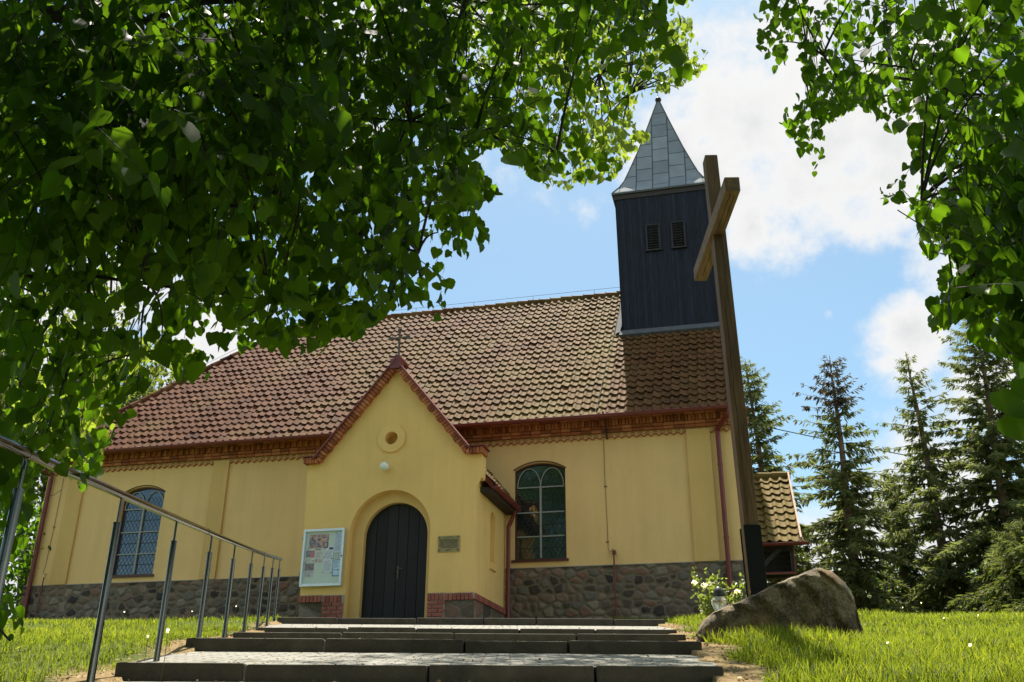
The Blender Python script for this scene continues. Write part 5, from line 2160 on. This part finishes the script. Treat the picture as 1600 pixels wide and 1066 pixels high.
def spruce(px_base, px_top, py_top, d, rad_, label, seed, mk='needle', dens=1.0, bare=.0, droop=1.0, top_brown=False):
    r = np.random.default_rng(seed)
    tp = P(px_top, py_top, d)
    b0 = P(px_base, 950, d)
    zb = gzw(b0[0], b0[1])
    # the base stands under the lowest visible bit of trunk
    base = np.array([b0[0] + (b0[0] - tp[0]) * .0, b0[1], zb])
    root = thing('spruce_tree', label, 'spruce', tuple(base), 'spruces behind the lawn')
    H = tp[2] - zb
    top = np.array([tp[0], tp[1], tp[2]])
    tb = MB()
    nk = 14
    pts = [base + (top - base) * k / (nk - 1) + np.array([math.sin(k * .9) * .03, math.cos(k * .8) * .03, -.15 if k == 0 else 0]) for k in range(nk)]
    tb.tube(pts, [.20 * (1 - k / (nk - 1)) ** .9 + .012 for k in range(nk)], 9)
    POS, YD, NR, SZ, TN = [], [], [], [], []
    z = .07 * H
    while z < H * .985:
        f = z / H
        nb_ = int(r.integers(5, 8))
        a0 = r.uniform(0, 6.28)
        for k in range(nb_):
            if r.random() < bare * (1.2 - f):
                continue
            az = a0 + 6.283 * k / nb_ + r.normal(0, .2)
            L = rad_ * ((1 - f) ** .75) * r.uniform(.4, 1.25) * (1 + .22 * math.sin(az * 2 + f * 9 + seed)) + .18
            h = np.array([math.cos(az), math.sin(az), 0])
            s = base + (top - base) * f
            up0 = .45 * (f - .45) * 2
            p1 = s + h * L * .5 + np.array([0, 0, L * (up0 * .5 - .05)])
            p2 = s + h * L + np.array([0, 0, L * (up0 - .42 * droop * (1 - f) - .02)])
            p2[2] += .10 * L
            bq = bez(s, p1, p2, 6)
            tb.tube(bq, list(np.linspace(.032 * (1 - f) + .008, .004, 6)), 4, cap=False)
            nt_ = max(4, int(L / .060 * dens))
            tt = np.clip(r.uniform(.10, 1.0, nt_), 0, 1)
            pp = (1 - tt[:, None]) ** 2 * s + 2 * tt[:, None] * (1 - tt[:, None]) * p1 + tt[:, None] ** 2 * p2
            sd = np.cross(h, [0, 0, 1.0])
            for rep in range(4):
                sgn = r.choice([-1, 1], nt_)[:, None]
                yd = h * .55 + sd * sgn * r.uniform(.2, 1.0, nt_)[:, None] + np.array([0, 0, -1.0]) * r.uniform(-.1, .9, nt_)[:, None] * droop + r.normal(0, .15, (nt_, 3))
                POS.append(pp + r.normal(0, .03, (nt_, 3)))
                YD.append(yd)
                NR.append(r.normal(0, 1, (nt_, 3)) + np.array([0, 0, .6]))
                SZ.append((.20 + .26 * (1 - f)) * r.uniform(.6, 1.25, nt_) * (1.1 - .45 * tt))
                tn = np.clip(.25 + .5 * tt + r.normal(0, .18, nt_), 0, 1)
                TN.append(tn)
        z += H * .028 * r.uniform(.8, 1.25)
    tb.build('trunk', M['bark_spruce'], root, fix=False, smooth=True)
    pos, yd, nr_, sz, tn = [np.concatenate(q) for q in (POS, YD, NR, SZ, TN)]
    TW_V = np.array([(0, 0, 0), (.085, .25, .02), (.11, .55, .0), (0, 1.0, -.05), (-.11, .55, .0), (-.085, .25, .02)])
    TW_Q = np.array([(0, 1, 2, 3), (0, 3, 4, 5)])
    if top_brown:
        hi = pos[:, 2] > zb + H * .80
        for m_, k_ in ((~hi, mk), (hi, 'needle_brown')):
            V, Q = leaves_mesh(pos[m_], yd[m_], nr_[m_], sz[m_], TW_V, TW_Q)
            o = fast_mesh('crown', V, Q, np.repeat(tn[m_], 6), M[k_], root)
            if k_ == 'needle_brown':
                o['label'] = 'brownish cone-laden top'
    else:
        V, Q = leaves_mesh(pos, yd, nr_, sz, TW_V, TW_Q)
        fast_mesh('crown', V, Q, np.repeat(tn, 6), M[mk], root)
    return root


spruce(1342, 1297, 556, 30, 2.7, 'spruce with brown cone-laden top, first right of the tiled hood', 1, dens=.95, bare=.25, top_brown=True, droop=1.25)
spruce(1492, 1416, 550, 31, 2.6, 'thin spruce with long bare trunk showing through sparse branches', 2, dens=.8, bare=.45, droop=1.3)
spruce(1590, 1520, 470, 30, 4.3, 'dense dark spruce, tallest and farthest right', 3, dens=1.35, bare=.0)
spruce(1222, 1165, 560, 33, 2.9, 'spruce half hidden behind the wooden cross and church corner', 4, dens=1.1, bare=.05)
spruce(1418, 1392, 740, 33, 2.0, 'low dark spruce filling the gap between two taller trunks', 6, dens=.9, bare=.25, droop=1.5)
spruce(1625, 1612, 815, 25, 2.4, 'small light green spruce with drooping boughs at the lawn edge', 5, mk='needle_light', dens=1.1, bare=.2, droop=1.6)

# ------------------------------------------------------------------ broadleaf trees and bushes


def bush(name, label, cat, c, d, z, rad3, n, leaf, mk, seed, trunk=None, group=None, crownlabel=None):
    r = np.random.default_rng(seed)
    b = np.array(Wd(c, d, float(gz(c, d))))
    root = thing(name, label, cat, tuple(b), group)
    ctr = np.array(Wd(c, d, z))
    tb = MB()
    lob = [(ctr, 1.0)]
    for k in range(9):
        u = r.normal(0, 1, 3)
        u /= np.linalg.norm(u)
        lob.append((ctr + u * np.array(rad3) * .62, r.uniform(.35, .6)))
    for (p, s) in lob[1:]:
        tb.tube(bez(b, np.array([b[0], b[1], (b[2] + p[2]) / 2]), p, 6), list(np.linspace(trunk or .04, .012, 6)), 6)
    tb.build('trunk', M['bark'], root, fix=False)
    POS = []
    for (p, s) in lob:
        m = int(n * s ** 2 / 3.2)
        u = r.normal(0, 1, (m, 3))
        u /= np.linalg.norm(u, axis=1, keepdims=True)
        POS.append(p + u * (r.uniform(.3, 1, m) ** .5)[:, None] * np.array(rad3) * s * (1 + .25 * np.sin(u[:, :1] * 7 + u[:, 1:2] * 5)))
    pos = np.concatenate(POS)
    pos = pos[pos[:, 2] > b[2] + .05]
    N = len(pos)
    yd = np.array([0, 0, -.4]) + r.normal(0, .8, (N, 3))
    nr_ = np.array([0, 0, .6]) + r.normal(0, .7, (N, 3))
    V, Q = leaves_mesh(pos, yd, nr_, leaf * r.uniform(.6, 1.4, N), OVAL_V, OVAL_Q)
    fast_mesh('crown', V, Q, np.repeat(np.clip(r.normal(.5, .25, N), 0, 1), 4), M[mk], root)
    return root


def cdz(px, py, d):
    q = P(px, py, d)
    return float(q @ RR), float(d), float(q[2])


c, d, z = cdz(110, 590, 33)
bush('maple_tree', 'yellow green broadleaf tree behind the left end of the roof', 'tree', c, d, z - 1.0, (4.2, 3.5, 4.6), 14000, .26, 'leaf_bg', 51, .22)
c, d, z = cdz(10, 800, 27)
bush('hedge_bush', 'dark bush beside the left corner of the church', 'bush', c - .6, d, z - 1.0, (2.6, 2.0, 2.6), 8000, .16, 'leaf', 52, .06)
c, d, z = cdz(1450, 935, 38)
bush('garden_bush', 'bright yellow green bush glimpsed between two spruce trunks', 'bush', c, d, z - .6, (1.6, 1.2, 1.3), 4000, .14, 'leaf_far', 53, .04)
c, d, z = cdz(1370, 930, 40)
bush('garden_bush', 'dark green bush at the foot of the brown-topped spruce', 'bush', c, d, z - .9, (2.6, 1.5, 1.9), 5000, .16, 'leaf', 54, .04)
c, d, z = cdz(1540, 930, 37)
bush('garden_bush', 'dark green bush under the farthest right spruce', 'bush', c, d, z - .9, (3.0, 1.6, 1.9), 6000, .16, 'leaf', 55, .04)
c, d, z = cdz(1270, 930, 38)
bush('garden_bush', 'leafy bush seen just above the boulder, right of the tiled hood', 'bush', c, d, z - 1.2, (2.4, 1.5, 1.6), 5000, .15, 'leaf_bg', 56, .04)

# ------------------------------------------------------------------ flowering shrub, lantern
sc, sd = 2.40, 10.75
sb = np.array(Wd(sc, sd, float(gz(sc, sd))))
shr = thing('flowering_shrub', 'small shrub with white flowers between the boulder and the church wall', 'shrub', tuple(sb))
r = np.random.default_rng(61)
tb = MB()
POS, YD, HEAD = [], [], []
for k in range(46):
    a = r.uniform(0, 6.28)
    lean = r.uniform(.05, .36)
    L = r.uniform(.3, .75)
    s = sb + np.array([r.normal(0, .05), r.normal(0, .05), -.03])
    e = sb + RR * math.cos(a) * lean * 1.05 + UU * math.sin(a) * lean * .8 + np.array([0, 0, L])
    q = bez(s, (s + e) / 2 + [0, 0, .1], e, 6)
    tb.tube(q, list(np.linspace(.006, .002, 6)), 4, cap=False)
    for j in range(34):
        t = r.uniform(.25, 1)
        p_ = s + (e - s) * t + r.normal(0, .028, 3)
        POS.append(p_)
        YD.append(r.normal(0, .7, 3) + np.array([0, 0, .25]))
    if k < 6:
        HEAD.append(e)
tb.build('stem', M['stem'], shr, fix=False)
POS, YD = np.array(POS), np.array(YD)
V, Q = leaves_mesh(POS, YD, r.normal(0, .6, POS.shape) + [0, 0, .5], .05 * r.uniform(.6, 1.4, len(POS)), OVAL_V, OVAL_Q)
fast_mesh('foliage', V, Q, np.repeat(r.random(len(POS)), 4), M['shrub'], shr)
for h in HEAD:
    n = 60
    u = r.normal(0, 1, (n, 3))
    u /= np.linalg.norm(u, axis=1, keepdims=True)
    V, Q = leaves_mesh(h + u * .012, u, r.normal(0, 1, (n, 3)), .024 * r.uniform(.7, 1.2, n), OVAL_V * np.array([1.5, 1, 1]), OVAL_Q)
    fast_mesh('flower', V, Q, np.full(len(V), .5), M['petal'], shr)

lx = P(1124, 948, 10.15)
lz = float(gz(lx @ RR, 10.15))
lan = thing('grave_lantern', 'glass grave lantern with dark cap standing by the white flowering shrub', 'lantern', (lx[0], lx[1], lz))
zz0 = P(1124, 955, 10.15)[2]
mb = MB()
mb.lathe(lx[0], lx[1], [(.05, lz), (.055, lz + .03), (.03, lz + .05), (.028, zz0 - .02), (.05, zz0)], 16)
mb.build('base', M['clear'] if False else M['lantern'], lan, smooth=True)
mb = MB()
mb.lathe(lx[0], lx[1], [(.045, zz0), (.062, zz0 + .03), (.082, zz0 + .085), (.085, zz0 + .105), (.06, zz0 + .135), (.048, zz0 + .145)], 20)
mb.build('glass_jar', M['lantern'], lan)
mb = MB()
mb.lathe(lx[0], lx[1], [(.052, zz0 + .145), (.058, zz0 + .16), (.05, zz0 + .20), (.03, zz0 + .235), (.012, zz0 + .25)], 18)
mb.build('cap', M['rubber'], lan, smooth=True)

# ------------------------------------------------------------------ small distant things
w0, w1 = P(1150, 649, 40), P(1397, 696, 40)
w2 = w0 + (w1 - w0) * 3.0
mb = MB()
pts = []
for k in range(40):
    f = k / 39
    p_ = w0 + (w2 - w0) * (f * 1.3 - .3)
    pts.append(p_ + np.array([0, 0, -.9 * math.sin(math.pi * f) * .4]))
mb.tube(pts, .022, 5)
tag(mb.build('power_line', M['wire'], None), 'thin dark overhead cable crossing the sky beside the cross', 'cable')

fc = thing('picket_fence', 'bit of low white picket fence behind the thin spruce', 'fence', tuple(np.array([*P(1478, 950, 34)[:2], gzw(*P(1478, 950, 34)[:2])])))
mb = MB()
a, b = P(1464, 952, 34), P(1487, 952, 34)
for k in range(6):
    q = a + (b - a) * k / 5
    mb = MB()
    mb.tube([(q[0], q[1], LOC[fc.name][2] - .1), (q[0], q[1], q[2] + .22)], .035, 4)
    mb.build('picket', M['white_paint'], fc)
mb = MB()
for dz in (.02, .17):
    mb.obox((a + b) / 2 + [0, -.04, dz], (b - a) / 2 * 1.1, (0, .015, 0), (0, 0, .03))
mb.build('rail', M['white_paint'], fc)

hp = P(1543, 957, 27)
mb = MB()
hr_ = P(1557, 957, 27)
Rw = np.linalg.norm(hr_ - hp) * .95
pts = [hp + RR * Rw * math.cos(t) + np.array([0, 0, Rw * math.sin(t) - Rw * .25]) for t in np.linspace(0, 2 * math.pi, 33)]
whl = thing('wheel', 'dark round wheel showing just above the grass at right', 'wheel', tuple(hp))
mb.tube(pts, .025, 8, cap=False)
mb.build('tyre', M['rubber'], whl)
mb = MB()
for k in range(10):
    t = k * math.pi / 5
    mb = MB()
    mb.tube([hp + [0, 0, -Rw * .25], hp + RR * Rw * math.cos(t) + np.array([0, 0, Rw * math.sin(t) - Rw * .25])], .004, 4)
    mb.build('spoke', M['steel'], whl)
mb = MB()
mb.tube([hp - UU * .03 + [0, 0, -Rw * .25], hp + UU * .03 + [0, 0, -Rw * .25]], .03, 8)
mb.build('hub', M['steel'], whl)
mb = MB()
pts = [hp + RR * Rw * .9 * math.cos(t) + np.array([0, 0, Rw * .9 * math.sin(t) - Rw * .25]) for t in np.linspace(0, 2 * math.pi, 33)]
mb.tube(pts, .012, 6, cap=False)
mb.build('rim', M['steel'], whl)

# ------------------------------------------------------------------ grass
GR = np.random.default_rng(77)


def grass_patch(n, c0, c1, d0, d1, hmin, hmax, wdt, dpow=1.0):
    d = d0 + (d1 - d0) * GR.random(n) ** dpow
    c = GR.uniform(c0, c1, n)
    l, r_2 = stair_lr(d)
    dist = np.where(c < (l + r_2) / 2, l - c, c - r_2)
    on = (d > 3.2) & (d < 20.5)
    nz = .5 + .5 * np.sin(c * 2.3 + 1.7 * np.sin(d * 1.1)) * np.sin(d * 1.9 + 1.3 * np.sin(c * .9))
    marg = np.where(c < 0, .08 + .20 * np.abs(np.sin(d * 2.3)), .10 + .26 * np.abs(np.sin(d * 1.7)))
    keep = ~on | (dist > marg)
    # keep church and boulder clear
    X = c * RR[0] + d * UU[0]
    Y = c * RR[1] + d * UU[1]
    keep &= ~((X > -19) & (X < .1) & (Y > 21.85) & (Y < 32.2))
    keep &= ~((X > -9.55) & (X < -5.4) & (Y > 19.2) & (Y < 22))
    keep &= ~((np.abs(c - 2.62) < .76) & (np.abs(d - 9.62) < .36))
    c, d, X, Y, nz = c[keep], d[keep], X[keep], Y[keep], nz[keep]
    N = len(c)
    z = gz(c, d) - .01
    h = (hmin + (hmax - hmin) * GR.random(N) ** 1.5) * (.65 + .6 * nz)
    az = GR.uniform(0, 6.283, N)
    lean = GR.uniform(.1, .75, N) * h
    w = wdt * GR.uniform(.6, 1.3, N) * (1 + d / 14)
    # blade turned roughly at random
    bx, by = np.cos(az), np.sin(az)
    ta = az + GR.normal(math.pi / 2, .4, N)
    tx, ty = np.cos(ta), np.sin(ta)
    base = np.stack([X, Y, z], 1)
    mid = base + np.stack([bx * lean * .3, by * lean * .3, h * .6], 1)
    tip = base + np.stack([bx * lean, by * lean, h * np.sqrt(np.clip(1 - (lean / (h + 1e-6)) ** 2 * .5, .3, 1))], 1)
    side = np.stack([tx * w, ty * w, np.zeros(N)], 1)
    V = np.stack([base - side, base + side, mid + side * .8, mid - side * .8, tip + side * .12, tip - side * .12], 1).reshape(-1, 3)
    k = np.arange(N)[:, None] * 6
    Q = np.concatenate([k + np.array([[0, 1, 2, 3]]), k + np.array([[3, 2, 4, 5]])])
    patch = .5 + .5 * np.sin(c * .7 + d * .9 + 2 * np.sin(c * .4 - d * .3))
    T = np.clip(GR.normal(.42, .2, N) + .35 * (patch - .5), 0, .9)
    T = np.where(GR.random(N) < .05 + .10 * (patch > .8), 1.0, T)
    # low broad weeds between the blades
    weed = GR.random(N) < .05
    V = np.where(np.repeat(weed, 6)[:, None], np.repeat(base, 6, 0) + (V - np.repeat(base, 6, 0)) * np.array([3.4, 3.4, .55]), V)
    return V, Q, np.repeat(T, 6)


PATCH = [
    (80000, -11, -2.2, 4.5, 13, .03, .10, .0021, 1.0),
    (60000, -22, -3.0, 13, 26, .04, .11, .0025, 1.0),
    (95000, 1.2, 7.5, 4.3, 12, .05, .17, .0023, 1.0),
    (60000, 2.2, 14, 12, 24, .06, .15, .0032, 1.0),
    (5500, 2.25, 4.2, 8.5, 9.3, .06, .20, .0024, 1.0),
    (12000, 8, 24, 22, 34, .06, .16, .008, 1.0),
]
vo = 0
VV, QQ, TT = [], [], []
for a in PATCH:
    V, Q, T = grass_patch(*a)
    VV.append(V)
    QQ.append(Q + vo)
    TT.append(T)
    vo += len(V)
o = fast_mesh('grass', np.concatenate(VV), np.concatenate(QQ), np.concatenate(TT), M['grass'])
tag(o, 'sunlit lawn grass on both sides of the steps', 'grass', kind='stuff')

# dry litter and fallen husks on treads and soil edges
n = 3200
d = GR.uniform(4.9, 15.2, n)
l, r_2 = stair_lr(d)
onstep = GR.random(n) < .35
c = np.where(onstep, GR.uniform(l, r_2), np.where(GR.random(n) < .4, l - np.abs(GR.normal(0, .22, n)), r_2 + np.abs(GR.normal(0, .3, n))))
zs = []
for dd, on in zip(d, onstep):
    i = int(np.searchsorted(STEP_D, dd)) - 1
    zt = np.interp(dd, [STEP_D[i] + .12, STEP_D[min(i + 1, 5)]], [STEP_Z[i], STEP_Z[min(i + 1, 5)] - .105])
    zs.append(zt)
z = np.where(onstep, np.array(zs) + .004, gz(c, d) + .012)
pos = np.array([Wd(a, b, e) for a, b, e in zip(c, d, z)])
V, Q = leaves_mesh(pos, GR.normal(0, 1, (n, 3)) * [1, 1, .25], GR.normal(0, .3, (n, 3)) + [0, 0, 1], GR.uniform(.012, .04, n), OVAL_V, OVAL_Q)
o = fast_mesh('leaf_litter', V, Q, np.repeat(GR.random(n), 4), M['litter'])
tag(o, 'dry bits and fallen husks scattered along the step edges', 'litter', kind='stuff')

# dandelion clocks in the lawn
DPROTO = None
spots = [(205, 890, 13.5), (232, 985, 6.8), (260, 1000, 6.4), (1528, 958, 15), (1411, 953, 17), (1441, 952, 18), (1474, 962, 14), (300, 958, 18), (368, 957, 18), (1388, 1012, 7.4), (1520, 1030, 6.4)]
for i, (px, py, d) in enumerate(spots):
    q = P(px, py, d)
    zg = float(gz(q @ RR, d))
    hgt = .16 + .06 * (i % 3)
    if DPROTO is None:
        root = thing('dandelion', 'dandelion seed head on a thin stalk standing in the lawn', 'dandelion', (q[0], q[1], zg), 'dandelion clocks in the grass')
        mb = MB()
        mb.tube([(q[0], q[1], zg - .02), (q[0] + .008, q[1], zg + .10), (q[0], q[1], zg + .19)], .0022, 5)
        s1 = mb.build('stalk', M['stem'], root)
        n = 70
        u = GR.normal(0, 1, (n, 3))
        u /= np.linalg.norm(u, axis=1, keepdims=True)
        V, Q = leaves_mesh(np.tile(np.array([q[0], q[1], zg + .19]), (n, 1)), u, GR.normal(0, 1, (n, 3)), np.full(n, .013), OVAL_V * np.array([.55, 1, 1]), OVAL_Q)
        s2 = fast_mesh('seed_head', V, Q, np.full(len(V), .5), M['fluff'], root)
        DPROTO = (root, s1, s2)
    else:
        root = DPROTO[0].copy()
        COL.objects.link(root)
        root.location = (q[0], q[1], zg)
        sc_ = hgt / .19
        root.scale = (1, 1, sc_)
        for s in DPROTO[1:]:
            s_ = s.copy()
            COL.objects.link(s_)
            s_.parent = root
